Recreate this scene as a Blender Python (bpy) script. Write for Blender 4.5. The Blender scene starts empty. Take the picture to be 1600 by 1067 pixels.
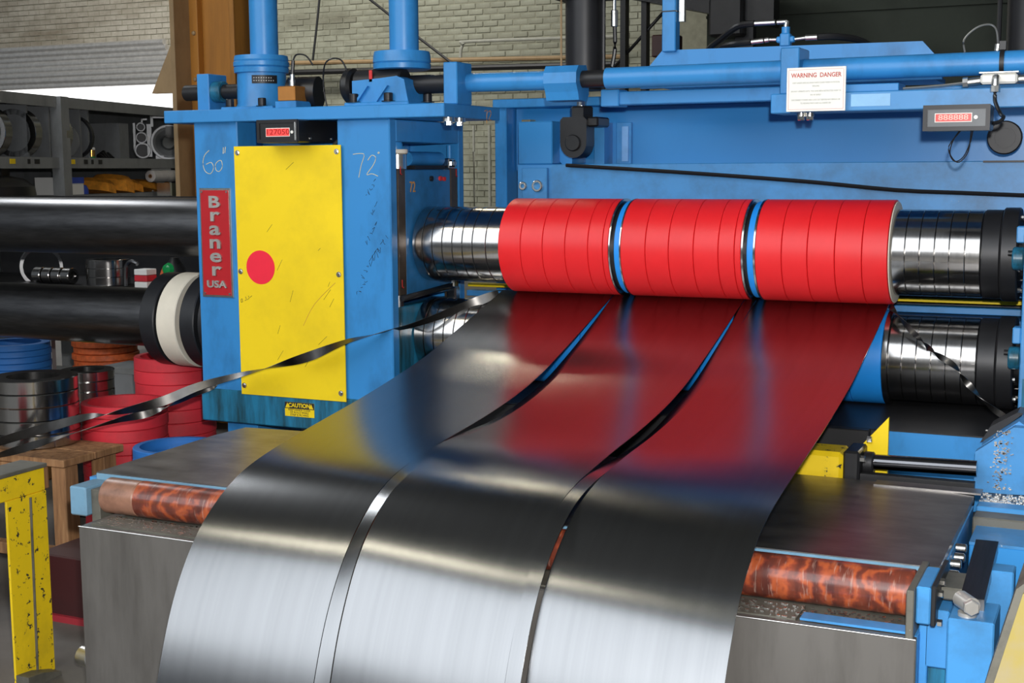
import bpy, bmesh, math, random
from mathutils import Vector, Matrix
random.seed(7)
S = bpy.context.scene
COL = S.collection

# ---------------------------------------------------------------- camera
cam_d = bpy.data.cameras.new('camera')
cam = bpy.data.objects.new('camera', cam_d); COL.objects.link(cam)
Rw = Matrix(((0.90800036, -0.04797245, 0.41621387),
             (0.41892525, 0.11837324, -0.90027185),
             (-0.00608033, 0.99180967, 0.12757982)))
cam.matrix_world = Matrix.Translation((0.69085, -4.35446, 1.48837)) @ Rw.to_4x4()
cam_d.sensor_width = 36.0
cam_d.lens = 36.0 * 2095.28 / 1600.0
cam_d.clip_start = 0.05; cam_d.clip_end = 100
S.camera = cam

# ---------------------------------------------------------------- world, light, exposure
W = bpy.data.worlds.new('world'); S.world = W; W.use_nodes = True
wb = W.node_tree.nodes['Background']
wb.inputs[0].default_value = (0.62, 0.68, 0.74, 1); wb.inputs[1].default_value = 0.20
S.view_settings.view_transform = 'Standard'; S.view_settings.look = 'None'
S.view_settings.gamma = 1.0; S.view_settings.use_curve_mapping = False
S.view_settings.exposure = 0.0

def lamp(name, kind, loc, energy, color=(1, 1, 1), size=None, size_y=None, target=None):
    d = bpy.data.lights.new(name, kind); d.energy = energy; d.color = color
    if kind == 'AREA':
        d.shape = 'RECTANGLE'; d.size = size; d.size_y = size_y or size
    else:
        d.shadow_soft_size = size or 0.05
    o = bpy.data.objects.new(name, d); COL.objects.link(o); o.location = loc
    if target is not None:
        o.rotation_euler = (Vector(target) - Vector(loc)).to_track_quat('-Z', 'Y').to_euler()
    return o

lamp('camera_flash', 'POINT', (0.72, -4.30, 1.66), 430, (1.0, 0.985, 0.96), 0.035)
# tall daylight windows in the hall behind the photographer
lamp('hall_window_light', 'AREA', (-3.2, -8.8, 5.3), 600, (0.90, 0.95, 1.0), 10.0, 6.5, (-1.0, -1.5, 0.6))
# unseen fill lights, added to brighten the brick wall and the rack
lamp('fill_light', 'AREA', (-9.5, 7.8, 6.0), 300, (1.0, 0.97, 0.90), 6.0, 1.0, (-10.0, 12.0, 1.5))
lamp('fill_light', 'AREA', (-7.6, 2.0, 5.6), 120, (0.95, 0.98, 1.0), 1.6, 0.8, (-5.6, 2.6, 1.2))

# ---------------------------------------------------------------- materials
def _new(name):
    m = bpy.data.materials.new(name); m.use_nodes = True
    nt = m.node_tree; return m, nt, nt.nodes['Principled BSDF']
def _n(nt, t, **kw):
    n = nt.nodes.new(t)
    for k, v in kw.items(): setattr(n, k, v)
    return n
def _coord(nt, scale=(1, 1, 1), kind='Object'):
    tc = _n(nt, 'ShaderNodeTexCoord'); mp = _n(nt, 'ShaderNodeMapping')
    mp.inputs['Scale'].default_value = scale
    nt.links.new(tc.outputs[kind], mp.inputs['Vector']); return mp.outputs['Vector']
def _noise(nt, vec, scale, detail=4, rough=0.6):
    n = _n(nt, 'ShaderNodeTexNoise'); n.inputs['Scale'].default_value = scale
    n.inputs['Detail'].default_value = detail; n.inputs['Roughness'].default_value = rough
    nt.links.new(vec, n.inputs['Vector']); return n.outputs['Fac']
def _ramp(nt, fac, stops):
    r = _n(nt, 'ShaderNodeValToRGB'); cr = r.color_ramp
    while len(cr.elements) < len(stops): cr.elements.new(0.5)
    for e, (p, c) in zip(cr.elements, stops):
        e.position = p; e.color = (c[0], c[1], c[2], 1) if hasattr(c, '__len__') else (c, c, c, 1)
    nt.links.new(fac, r.inputs['Fac']); return r.outputs['Color']
def _mix(nt, fac, a, b):
    m = _n(nt, 'ShaderNodeMix', data_type='RGBA')
    for s, v in ((m.inputs[0], fac), (m.inputs[6], a), (m.inputs[7], b)):
        if hasattr(v, 'is_linked') or isinstance(v, bpy.types.NodeSocket): nt.links.new(v, s)
        elif isinstance(v, (int, float)): s.default_value = v
        else: s.default_value = (*v, 1)
    return m.outputs[2]
def _bump(nt, b, fac, strength, dist=0.002):
    n = _n(nt, 'ShaderNodeBump'); n.inputs['Strength'].default_value = strength
    n.inputs['Distance'].default_value = dist
    nt.links.new(fac, n.inputs['Height']); nt.links.new(n.outputs[0], b.inputs['Normal'])

def paint(name, col, dirt=(0.03, 0.03, 0.03), amount=0.25, rough=0.38, scale=5.0, stretch=(1, 1, 0.5), spec=0.5, wear=None, wlo=0.62, lo=0.46, hi=0.78):
    """gloss machine paint with scuffs and oil dirt"""
    m, nt, b = _new(name); v = _coord(nt, stretch)
    f = _ramp(nt, _noise(nt, v, scale, 6, 0.65), [(lo, 0.0), (hi, 1.0)])
    mul = _n(nt, 'ShaderNodeMath', operation='MULTIPLY'); nt.links.new(f, mul.inputs[0]); mul.inputs[1].default_value = amount
    big = _ramp(nt, _noise(nt, v, scale * 0.35, 2), [(0.3, tuple(c * 0.93 for c in col)), (0.7, tuple(min(1, c * 1.06) for c in col))])
    c = _mix(nt, mul.outputs[0], big, dirt)
    if wear:
        w = _ramp(nt, _noise(nt, _coord(nt, (1, 1, 1)), scale * 7, 5, 0.7), [(wlo, 0.0), (wlo + 0.03, 1.0)])
        c = _mix(nt, w, c, wear)
    nt.links.new(c, b.inputs['Base Color'])
    b.inputs['Roughness'].default_value = rough; b.inputs['Specular IOR Level'].default_value = spec
    _bump(nt, b, _noise(nt, v, scale * 12, 3), 0.08)
    return m
def metal(name, col, rough=0.25, var=0.0, scale=20.0, stretch=(1, 1, 1), aniso=0.0, dirt=None, damt=0.4, kind='Object'):
    m, nt, b = _new(name); v = _coord(nt, stretch, kind)
    n = _noise(nt, v, scale, 4)
    c = _ramp(nt, n, [(0.25, tuple(x * (1 - var) for x in col)), (0.75, tuple(min(1, x * (1 + var)) for x in col))])
    if dirt:
        f = _ramp(nt, _noise(nt, _coord(nt, (1, 1, 1), kind), 4.0, 5), [(0.45, 0.0), (0.75, damt)])
        c = _mix(nt, f, c, dirt)
    nt.links.new(c, b.inputs['Base Color'])
    b.inputs['Metallic'].default_value = 1.0
    r = _n(nt, 'ShaderNodeMapRange'); nt.links.new(n, r.inputs[0])
    r.inputs[3].default_value = rough * 0.85; r.inputs[4].default_value = rough * 1.15
    nt.links.new(r.outputs[0], b.inputs['Roughness'])
    b.inputs['Anisotropic'].default_value = aniso
    return m
def plain(name, col, rough=0.6, metallic=0.0, emit=None, es=0, spec=0.5, var=0.12, scale=14):
    m, nt, b = _new(name); v = _coord(nt)
    c = _ramp(nt, _noise(nt, v, scale, 4), [(0.3, tuple(x * (1 - var) for x in col)), (0.7, tuple(min(1, x * (1 + var)) for x in col))])
    nt.links.new(c, b.inputs['Base Color']); b.inputs['Roughness'].default_value = rough
    b.inputs['Metallic'].default_value = metallic; b.inputs['Specular IOR Level'].default_value = spec
    if emit: b.inputs['Emission Color'].default_value = (*emit, 1); b.inputs['Emission Strength'].default_value = es
    return m

BLUE = paint('machine blue paint', (0.035, 0.25, 0.60), (0.015, 0.07, 0.16), 0.5, 0.36, lo=0.5, hi=0.72)
BLUE2 = paint('worn blue paint', (0.055, 0.27, 0.60), (0.03, 0.05, 0.06), 0.55, 0.42, 6.0, (1, 1, 1), wear=(0.35, 0.42, 0.5), wlo=0.70)
TEAL = paint('oily teal blue paint', (0.02, 0.20, 0.36), (0.012, 0.04, 0.045), 0.9, 0.3, 7.0, (2.0, 2.0, 0.3), lo=0.40, hi=0.62)
CHOCKB = paint('oily blue paint', (0.03, 0.18, 0.42), (0.015, 0.05, 0.07), 0.8, 0.32, 6.0, (1, 1, 1))
PANELBLUE = paint('smooth blue panel paint', (0.025, 0.225, 0.55), (0.02, 0.08, 0.2), 0.2, 0.33, 2.0)
YELLOW = paint('yellow panel paint', (0.95, 0.68, 0.014), (0.36, 0.25, 0.02), 0.28, 0.42, 4.0, (1, 1, 1), 0.3)
YELLOWCHIP = paint('chipped yellow paint', (0.86, 0.60, 0.012), (0.12, 0.09, 0.02), 0.35, 0.45, 5.0, (1, 1, 1), 0.4, wear=(0.03, 0.03, 0.03), wlo=0.60)
STRIP = None
def strip_mat():
    m, nt, b = _new('cold rolled steel strip')
    v = _coord(nt, (30, 0.25, 0.25)); n = _noise(nt, v, 2.0, 3, 0.5)
    c = _ramp(nt, n, [(0.3, (0.245, 0.25, 0.257)), (0.7, (0.27, 0.275, 0.283))])
    nt.links.new(c, b.inputs['Base Color']); b.inputs['Metallic'].default_value = 1.0
    r = _n(nt, 'ShaderNodeMapRange'); nt.links.new(n, r.inputs[0])
    r.inputs[3].default_value = 0.245; r.inputs[4].default_value = 0.265
    nt.links.new(r.outputs[0], b.inputs['Roughness'])
    tg = _n(nt, 'ShaderNodeTangent', direction_type='RADIAL', axis='X'); nt.links.new(tg.outputs[0], b.inputs['Tangent'])
    b.inputs['Anisotropic'].default_value = 0.55; b.inputs['Anisotropic Rotation'].default_value = 0.25
    return m
STRIP = strip_mat()
SCRAP = metal('dark scrap strip', (0.13, 0.125, 0.12), 0.36, 0.2, 20)
STEEL = metal('ground steel', (0.46, 0.45, 0.44), 0.17, 0.08, 10, (30, 1, 1), dirt=(0.25, 0.22, 0.2), damt=0.2)
DARKSTEEL = metal('oiled dark steel', (0.20, 0.20, 0.205), 0.30, 0.15, 8, (12, 1, 1), dirt=(0.08, 0.08, 0.08), damt=0.5)
BLACKBAR = metal('blackened arbor steel', (0.12, 0.12, 0.125), 0.33, 0.25, 8, (1, 8, 8))
CHROME = metal('bright bolt steel', (0.7, 0.69, 0.66), 0.22, 0.1, 30)
GALV = metal('galvanised steel', (0.62, 0.62, 0.60), 0.36, 0.15, 12)
SLAB = metal('scuffed table steel', (0.30, 0.285, 0.275), 0.40, 0.3, 5, (1, 3, 1), dirt=(0.06, 0.045, 0.035), damt=0.55)
BOXST = paint('grimy grey steel plate', (0.115, 0.108, 0.10), (0.035, 0.03, 0.026), 0.7, 0.42, 3.0, (3, 3, 0.5), 0.6)
GRIME = paint('oily ledge grime', (0.12, 0.115, 0.095), (0.03, 0.028, 0.02), 0.8, 0.5, 12, (1, 1, 1), wear=(0.5, 0.5, 0.48), wlo=0.735)
REDR = plain('red rubber', (0.76, 0.012, 0.016), 0.42, var=0.05, scale=6)
REDD = paint('dusty red rubber', (0.66, 0.028, 0.045), (0.30, 0.03, 0.035), 0.5, 0.6, 9, (1, 1, 1))
BLUER = plain('bright blue rubber', (0.015, 0.27, 0.80), 0.42, var=0.04)
BLUED = paint('blue rubber rings', (0.02, 0.16, 0.50), (0.01, 0.06, 0.2), 0.5, 0.55, 10, (1, 1, 6))
BLACKP = plain('black plastic', (0.010, 0.010, 0.011), 0.38)
EDGE = paint('bare blue steel edge', (0.17, 0.33, 0.47), (0.08, 0.10, 0.12), 0.6, 0.35, 9, (1, 1, 1))
BLACKR = plain('black rubber ring', (0.012, 0.013, 0.016), 0.42, var=0.2)
BLACKM = plain('blackened machine steel', (0.022, 0.022, 0.024), 0.42, 0.4)
CREAM = plain('cream rubber', (0.76, 0.70, 0.58), 0.5, var=0.05)
WHITE = plain('white enamel', (0.86, 0.84, 0.78), 0.45, var=0.03)
GREYP = paint('grey shelf paint', (0.24, 0.25, 0.255), (0.05, 0.05, 0.05), 0.5, 0.55, 6)
GREYD = paint('dark grey shelf paint', (0.19, 0.20, 0.21), (0.03, 0.03, 0.03), 0.4, 0.6, 6)
ORANGEC = paint('ochre column paint', (0.42, 0.175, 0.025), (0.12, 0.05, 0.012), 0.55, 0.5, 4.0, (2, 2, 0.25))
TANP = paint('tan bracket paint', (0.33, 0.22, 0.11), (0.12, 0.07, 0.03), 0.4, 0.6, 8)
REDP = plain('red nameplate enamel', (0.45, 0.012, 0.018), 0.35, var=0.05)
REDS = plain('red sticker', (0.88, 0.02, 0.05), 0.4, var=0.04)
REDLED = plain('red readout window', (0.65, 0.05, 0.05), 0.3, emit=(1.0, 0.08, 0.06), es=0.5, var=0.05)
LEDSEG = plain('lit red digits', (0.25, 0.0, 0.0), 0.3, emit=(0.5, 0.0, 0.0), es=0.25)
LEDSEG2 = plain('bright digits', (1, 0.35, 0.3), 0.3, emit=(1.0, 0.25, 0.2), es=0.9)
INKR = plain('faded red ink', (0.55, 0.10, 0.08), 0.7)
INKG = plain('grey small print', (0.30, 0.30, 0.26), 0.7)
INKB = plain('black ink', (0.015, 0.015, 0.015), 0.6)
CHALK = plain('yellow chalk', (0.72, 0.62, 0.38), 0.9)
CHALKO = plain('orange paint marker', (0.55, 0.26, 0.06), 0.7)
REDMARK = plain('red paint mark', (0.6, 0.03, 0.03), 0.6)
SLAT = plain('pale steel slats', (0.72, 0.71, 0.70), 0.28, 0.55)
LETTER = plain('brushed letters', (0.48, 0.46, 0.43), 0.35, 0.5)
GUIDE = plain('oily brown guide metal', (0.10, 0.075, 0.055), 0.4, 0.5, var=0.3)
GREYC = plain('grey conduit', (0.36, 0.36, 0.31), 0.6)
GREYFACE = plain('grey readout face', (0.10, 0.11, 0.12), 0.4)
BRONZE = plain('bronze anodised block', (0.48, 0.20, 0.045), 0.35, 0.5)
BRASS = metal('brass', (0.75, 0.58, 0.3), 0.25, 0.1)
WOOD = None
def wood_mat():
    m, nt, b = _new('rough pallet wood'); v = _coord(nt, (14, 14, 1.2)); n = _noise(nt, v, 3.0, 6, 0.65)
    c = _ramp(nt, n, [(0.25, (0.13, 0.055, 0.022)), (0.55, (0.36, 0.185, 0.08)), (0.8, (0.52, 0.31, 0.15))])
    nt.links.new(c, b.inputs['Base Color']); b.inputs['Roughness'].default_value = 0.75; _bump(nt, b, n, 0.3); return m
WOOD = wood_mat()
def roller_mat():
    m, nt, b = _new('flame brown laminated roller')
    v = _coord(nt, (1, 1, 1)); w = _n(nt, 'ShaderNodeTexWave', wave_type='BANDS', bands_direction='X')
    w.inputs['Scale'].default_value = 5.5; w.inputs['Distortion'].default_value = 13.0; w.inputs['Detail'].default_value = 4; w.inputs['Detail Scale'].default_value = 2.2
    nt.links.new(v, w.inputs['Vector'])
    n2 = _noise(nt, _coord(nt, (11, 1.3, 1.3)), 3.0, 5, 0.6)
    c1 = _ramp(nt, w.outputs['Fac'], [(0.15, (0.07, 0.012, 0.008)), (0.55, (0.20, 0.030, 0.014)), (0.97, (0.48, 0.095, 0.022))])
    c2 = _ramp(nt, n2, [(0.35, (0.09, 0.035, 0.03)), (0.65, (0.36, 0.085, 0.04))])
    c = _mix(nt, 0.42, c1, c2)
    f = _ramp(nt, _noise(nt, _coord(nt, (16, 2, 2)), 9.0, 3), [(0.60, 0.0), (0.72, 0.5)])
    c = _mix(nt, f, c, (0.46, 0.30, 0.24))
    nt.links.new(c, b.inputs['Base Color']); b.inputs['Roughness'].default_value = 0.30
    b.inputs['Coat Weight'].default_value = 0.3; return m
ROLLER = roller_mat()
def brick_mat(name, c0, c1, soot):
    m, nt, b = _new(name); v = _coord(nt, (1, 1, 1)); oi = _n(nt, 'ShaderNodeObjectInfo')
    n = _noise(nt, v, 5.0, 6, 0.7); c = _ramp(nt, n, [(0.3, c0), (0.7, c1)])
    f = _ramp(nt, _noise(nt, _coord(nt, (0.5, 0.5, 2.2)), 1.2, 5, 0.7), [(0.42, 0.0), (0.72, 0.8)])
    c = _mix(nt, f, c, soot)
    g = _n(nt, 'ShaderNodeMath', operation='MULTIPLY'); nt.links.new(oi.outputs['Random'], g.inputs[0]); g.inputs[1].default_value = 0.3
    c = _mix(nt, g.outputs[0], c, soot)
    nt.links.new(c, b.inputs['Base Color']); b.inputs['Roughness'].default_value = 0.8; _bump(nt, b, n, 0.4, 0.01); return m
BRICK = brick_mat('grey green painted brick', (0.29, 0.30, 0.23), (0.47, 0.48, 0.385), (0.15, 0.14, 0.10))
BRICKW = brick_mat('pale beige brick', (0.46, 0.43, 0.36), (0.74, 0.70, 0.61), (0.24, 0.19, 0.13))  # paler beige brick for the far left stretch
MORTAR = plain('sooty mortar', (0.27, 0.265, 0.20), 0.9)
DARKG = paint('dark green sheet', (0.045, 0.055, 0.042), (0.015, 0.018, 0.013), 0.6, 0.8, 2.0, (1, 1, 1))
FLOORM = paint('oil stained concrete', (0.13, 0.12, 0.105), (0.03, 0.027, 0.022), 0.8, 0.6, 1.6, (1, 1, 1))
ORANGEB = plain('orange plastic rings', (0.62, 0.12, 0.03), 0.5, var=0.3, scale=30)
ORANGEJ = plain('orange jacket cloth', (0.70, 0.27, 0.02), 0.85, var=0.25, scale=25)
MAROON = paint('maroon steel', (0.045, 0.010, 0.010), (0.02, 0.012, 0.012), 0.6, 0.45, 4, (1, 1, 1))
PAPER = plain('white paper', (0.82, 0.82, 0.80), 0.8, var=0.02)
CASTAL = plain('cast aluminium', (0.50, 0.51, 0.53), 0.45, 0.35)
GREEN = plain('green glass lens', (0.01, 0.22, 0.06), 0.12, emit=(0.0, 0.35, 0.08), es=0.12)
BLUEBOX = plain('blue printed card', (0.03, 0.07, 0.42), 0.6)
DAYGLOW = plain('glowing daylight pane', (0.9, 0.92, 0.95), 0.4, emit=(1.0, 1.0, 1.0), es=1.6, var=0.0)  # glows on its own, in place of daylight outside the doorway
LAMPM = plain('fluorescent tube glow', (1, 1, 1), 0.4, emit=(1.0, 0.90, 0.68), es=30.0, var=0)
LAMPN = plain('weaker fluorescent tube glow', (1, 1, 1), 0.4, emit=(1.0, 0.92, 0.72), es=15.0, var=0)

# ---------------------------------------------------------------- mesh helpers
def V(*a): return Vector(a)
class M:
    """collects shapes, in world coordinates, for one mesh object"""
    def __init__(s): s.bm = bmesh.new()
    def box(s, x0, x1, y0, y1, z0, z1, bev=0.0, rot=None):
        r = bmesh.ops.create_cube(s.bm, size=1.0); vs = r['verts']
        c = V((x0 + x1) / 2, (y0 + y1) / 2, (z0 + z1) / 2)
        for v in vs: v.co = V(v.co.x * (x1 - x0), v.co.y * (y1 - y0), v.co.z * (z1 - z0))
        if bev > 0:
            es = list({e for v in vs for e in v.link_edges})
            rr = bmesh.ops.bevel(s.bm, geom=es, offset=bev, segments=1, affect='EDGES', profile=0.5)
            vs = list({v for f in rr['faces'] for v in f.verts} | {v for v in vs if v.is_valid})
        for v in vs:
            if rot is not None: v.co = rot @ v.co
            v.co += c
        return s
    def revolve(s, p0, p1, prof, seg=32, smooth=True):
        """prof: list of (t, r), t from 0 at p0 to 1 at p1"""
        p0, p1 = Vector(p0), Vector(p1); d = (p1 - p0); q = d.normalized().to_track_quat('Z', 'X')
        rings = []
        for t, r in prof:
            if r <= 1e-6: rings.append([s.bm.verts.new(p0 + d * t)]); continue
            rings.append([s.bm.verts.new(p0 + d * t + q @ V(r * math.cos(a), r * math.sin(a), 0)) for a in [2 * math.pi * i / seg for i in range(seg)]])
        for k, (a, b) in enumerate(zip(rings, rings[1:])):
            flat = abs(prof[k][0] - prof[k + 1][0]) < 1e-9
            for i in range(seg):
                j = (i + 1) % seg
                if len(a) == 1 and len(b) == 1: continue
                if len(a) == 1: f = s.bm.faces.new((a[0], b[i], b[j]))
                elif len(b) == 1: f = s.bm.faces.new((a[i], b[0], a[j]))
                else: f = s.bm.faces.new((a[i], b[i], b[j], a[j]))
                f.smooth = smooth and not flat
        return s
    def cyl(s, p0, p1, r, seg=32, bev=0.0, r2=None):
        L = (Vector(p1) - Vector(p0)).length; r2 = r if r2 is None else r2
        if bev > 0:
            b = min(bev, L * 0.45) / L; pr = [(0, 0), (0, r - bev), (b, r), (1 - b, r2), (1, r2 - bev), (1, 0)]
        else: pr = [(0, 0), (0, r), (1, r2), (1, 0)]
        return s.revolve(p0, p1, pr, seg)
    def ring(s, p0, p1, ro, ri, seg=48, bev=0.0):
        L = (Vector(p1) - Vector(p0)).length; b = min(bev, L * 0.45) / L
        pr = [(0, ri), (0, ro - bev), (b, ro), (1 - b, ro), (1, ro - bev), (1, ri), (0, ri)] if bev > 0 else [(0, ri), (0, ro), (1, ro), (1, ri), (0, ri)]
        return s.revolve(p0, p1, pr, seg)
    def prism(s, pts, axis, a, b):
        """pts: 2D polygon in the two other axes (in x, y, z order)"""
        def mk(p, t):
            return V(t, p[0], p[1]) if axis == 'x' else V(p[0], t, p[1]) if axis == 'y' else V(p[0], p[1], t)
        A = [s.bm.verts.new(mk(p, a)) for p in pts]; B = [s.bm.verts.new(mk(p, b)) for p in pts]
        n = len(pts)
        s.bm.faces.new(A); s.bm.faces.new(B[::-1])
        for i in range(n): s.bm.faces.new((A[i], B[i], B[(i + 1) % n], A[(i + 1) % n]))
        return s
    def tube(s, pts, r, seg=8, sub=6):
        pts = smooth_path(pts, sub) if sub > 1 else [Vector(p) for p in pts]
        rings = []
        for i, p in enumerate(pts):
            t = (pts[min(i + 1, len(pts) - 1)] - pts[max(i - 1, 0)]).normalized()
            q = t.to_track_quat('Z', 'Y')
            rings.append([s.bm.verts.new(p + q @ V(r * math.cos(a), r * math.sin(a), 0)) for a in [2 * math.pi * k / seg for k in range(seg)]])
        for a, b in zip(rings, rings[1:]):
            for i in range(seg):
                j = (i + 1) % seg; f = s.bm.faces.new((a[i], b[i], b[j], a[j])); f.smooth = True
        s.bm.faces.new(rings[0]); s.bm.faces.new(rings[-1][::-1]); return s
    def hexhead(s, p, d, r, h):
        p = Vector(p); d = Vector(d).normalized()
        s.revolve(p, p + d * h, [(0, 0), (0, r), (0.85, r), (1, r * 0.85), (1, 0)], 6, False); return s
    def mesh(s, name, off):
        bmesh.ops.recalc_face_normals(s.bm, faces=s.bm.faces[:])
        for e in s.bm.edges:
            if len(e.link_faces) == 2 and e.calc_face_angle(0) > 0.55: e.smooth = False
        for v in s.bm.verts: v.co -= off
        me = bpy.data.meshes.new(name); s.bm.to_mesh(me); s.bm.free(); return me
def smooth_path(pts, sub):
    P = [Vector(p) for p in pts]; out = []
    for i in range(len(P) - 1):
        p0, p1, p2, p3 = P[max(i - 1, 0)], P[i], P[i + 1], P[min(i + 2, len(P) - 1)]
        for k in range(sub):
            t = k / sub
            out.append(0.5 * ((2 * p1) + (p2 - p0) * t + (2 * p0 - 5 * p1 + 4 * p2 - p3) * t * t + (3 * p1 - p0 - 3 * p2 + p3) * t ** 3))
    out.append(P[-1]); return out
ROOT = {}
def thing(name, label, cat, loc, group=None):
    o = bpy.data.objects.new(name, None); COL.objects.link(o); o.location = loc
    o.empty_display_size = 0.1
    o['label'] = label; o['category'] = cat
    if group: o['group'] = group
    ROOT[o.name] = Vector(loc); return o
def part(name, m, mat, parent, label=None, stuff=False):
    off = ROOT[parent.name]; me = m.mesh(name, off); me.materials.append(mat)
    o = bpy.data.objects.new(name, me); COL.objects.link(o); o.parent = parent
    ROOT[o.name] = off
    if label: o['label'] = label
    if stuff: o['kind'] = 'stuff'
    return o
def solo(name, m, mat, label, cat, group=None, stuff=False):
    vs = [v.co for v in m.bm.verts]
    off = V((min(v.x for v in vs) + max(v.x for v in vs)) / 2, (min(v.y for v in vs) + max(v.y for v in vs)) / 2, min(v.z for v in vs))
    me = m.mesh(name, off); me.materials.append(mat)
    o = bpy.data.objects.new(name, me); COL.objects.link(o); o.location = off
    o['label'] = label; o['category'] = cat
    if group: o['group'] = group
    if stuff: o['kind'] = 'stuff'
    ROOT[o.name] = off; return o
def struct(name, m, mat, parent=None):
    off = ROOT[parent.name] if parent else V(0, 0, 0)
    me = m.mesh(name, off); me.materials.append(mat)
    o = bpy.data.objects.new(name, me); COL.objects.link(o)
    if parent: o.parent = parent
    else: o['kind'] = 'structure'
    ROOT[o.name] = off; return o
def text_mesh(txt, size, ext=0.0, spacing=1.0, line=1.0, align='CENTER', bold=0.0):
    cu = bpy.data.curves.new('lettering', 'FONT'); cu.body = txt; cu.size = size; cu.extrude = ext
    cu.align_x = align; cu.align_y = 'CENTER'; cu.space_character = spacing; cu.space_line = line; cu.offset = bold
    cu.resolution_u = 3
    o = bpy.data.objects.new('lettering', cu); COL.objects.link(o)
    dg = bpy.context.evaluated_depsgraph_get(); me = bpy.data.meshes.new_from_object(o.evaluated_get(dg))
    bpy.data.objects.remove(o); return me
def text(name, txt, size, loc, mat, parent, ext=0.001, xscale=1.0, face='y', **kw):
    me = text_mesh(txt, size, ext, **kw)
    R = Matrix(((xscale, 0, 0), (0, 0, -1), (0, 1, 0))) if face == 'y' else Matrix(((0, 0, 1), (xscale, 0, 0), (0, 1, 0)))
    off = Vector(loc) - ROOT[parent.name]
    for v in me.vertices: v.co = R @ v.co + off
    me.materials.clear(); me.materials.append(mat)
    o = bpy.data.objects.new(name, me); COL.objects.link(o); o.parent = parent; ROOT[o.name] = ROOT[parent.name]; return o
def strokes(m, lines, org, sx, sz, r, face='y'):
    for ln in lines:
        pts = [V(org[0] + a * sx, org[1], org[2] + b * sz) if face == 'y' else V(org[0], org[1] + a * sx, org[2] + b * sz) for a, b in ln]
        m.tube(pts, r, 5, 4)
    return m

# ================================================================ SETTING
m = M(); m.box(-20, 8, -0.9, 14, -0.3, 0).box(-20, 8, -14, -2.55, -0.3, 0).box(-20, -1.55, -2.55, -0.9, -0.3, 0).box(0.2, 8, -2.55, -0.9, -0.3, 0)
struct('floor', m, FLOORM)
m = M(); m.box(-1.6, 0.25, -2.6, -0.85, -1.3, -1.25).box(-1.6, -1.55, -2.6, -0.85, -1.25, -0.3).box(0.2, 0.25, -2.6, -0.85, -1.25, -0.3).box(-1.55, 0.2, -2.6, -2.55, -1.25, -0.3).box(-1.55, 0.2, -0.9, -0.85, -1.25, -0.3)
struct('trim_1', m, FLOORM)

# back wall with a doorway; bricks sit proud of the mortar
WY = 12.0
m = M(); m.box(-11.9, 4, WY + 0.02, WY + 0.3, 0, 6.0).box(-18, -11.9, WY + 0.02, WY + 0.3, 2.9, 6.0).box(-18, -16.6, WY + 0.02, WY + 0.3, 0, 2.9)
wall = struct('wall_back', m, MORTAR)
bl, bh, jt = 0.205, 0.068, 0.012
me_b = M().box(-bl / 2, bl / 2, -0.04, 0.04, -bh / 2, bh / 2, 0.006).mesh('brick', V(0, 0, 0)); me_b.materials.append(BRICK)
rest = M(); restw = M(); nb = 0
for row in range(int(6.0 / (bh + jt))):
    z = 0.04 + row * (bh + jt)
    if z < 0.95 or z > 5.7: continue
    for k in range(-84, 18):
        x = k * (bl + jt) + (0.5 * (bl + jt) if row % 2 else 0)
        if x < -17.8 or x > 3.0: continue
        if x < -11.85 and z < 2.98: continue
        if x > -4.6 and z > 2.2: continue
        yy = WY + 0.052 + random.uniform(-0.006, 0.006)
        if nb < 300 and -9.3 < x < -6.0 and 2.3 < z < 4.0:
            o = bpy.data.objects.new('brick', me_b); COL.objects.link(o); o.parent = wall; o.location = (x, yy, z); nb += 1
        else:
            (restw if x < -11.6 else rest).box(x - bl / 2, x + bl / 2, yy - 0.04, yy + 0.04, z - bh / 2, z + bh / 2)
for mm, mt in ((rest, BRICK), (restw, BRICKW)):
    o = struct('brick_courses', mm, mt, wall); o['kind'] = 'stuff'

# dark green sheet, its tone also holding the far wall's shade, and beams, upper right
m = M(); m.box(-3.0, 4.5, 8.0, 8.06, 1.9, 6.0); pw = struct('wall_right', m, DARKG)
for k in range(5): part('cladding_seam', M().box(-3.0, 4.5, 7.97, 8.0, 2.02 + k * 0.42, 2.045 + k * 0.42), DARKG, pw)
m = M(); m.box(-18, 8, -3.0, 12.3, 6.5, 6.6); struct('ceiling', m, plain('dull roof deck', (0.17, 0.175, 0.17), 0.9))

# daylit doorway with a rolled steel curtain
door = thing('door_1', 'roller door', 'door', (-14.2, WY - 0.05, 0)); del door['label'], door['category']; door['kind'] = 'structure'
part('daylight_pane', M().box(-16.6, -11.9, WY + 0.1, WY + 0.14, 0, 2.9), DAYGLOW, door)  # added glowing pane, stands in for daylight in the opening
part('door_frame', M().box(-12.05, -11.9, WY - 0.1, WY + 0.1, 0, 2.9), TANP, door)
for k in range(8):
    z = 2.80 + k * 0.082
    part('curtain_slat', M().cyl((-16.8, WY - 0.22 - 0.02 * math.sin(k), z), (-12.15 - 0.03 * k, WY - 0.22 - 0.02 * math.sin(k), z), 0.047, 14), SLAT, door)
part('gusset', M().prism([(-12.42, 2.75), (-12.0, 3.35), (-12.0, 2.75)], 'y', WY - 0.34, WY - 0.30), TANP, door)

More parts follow.
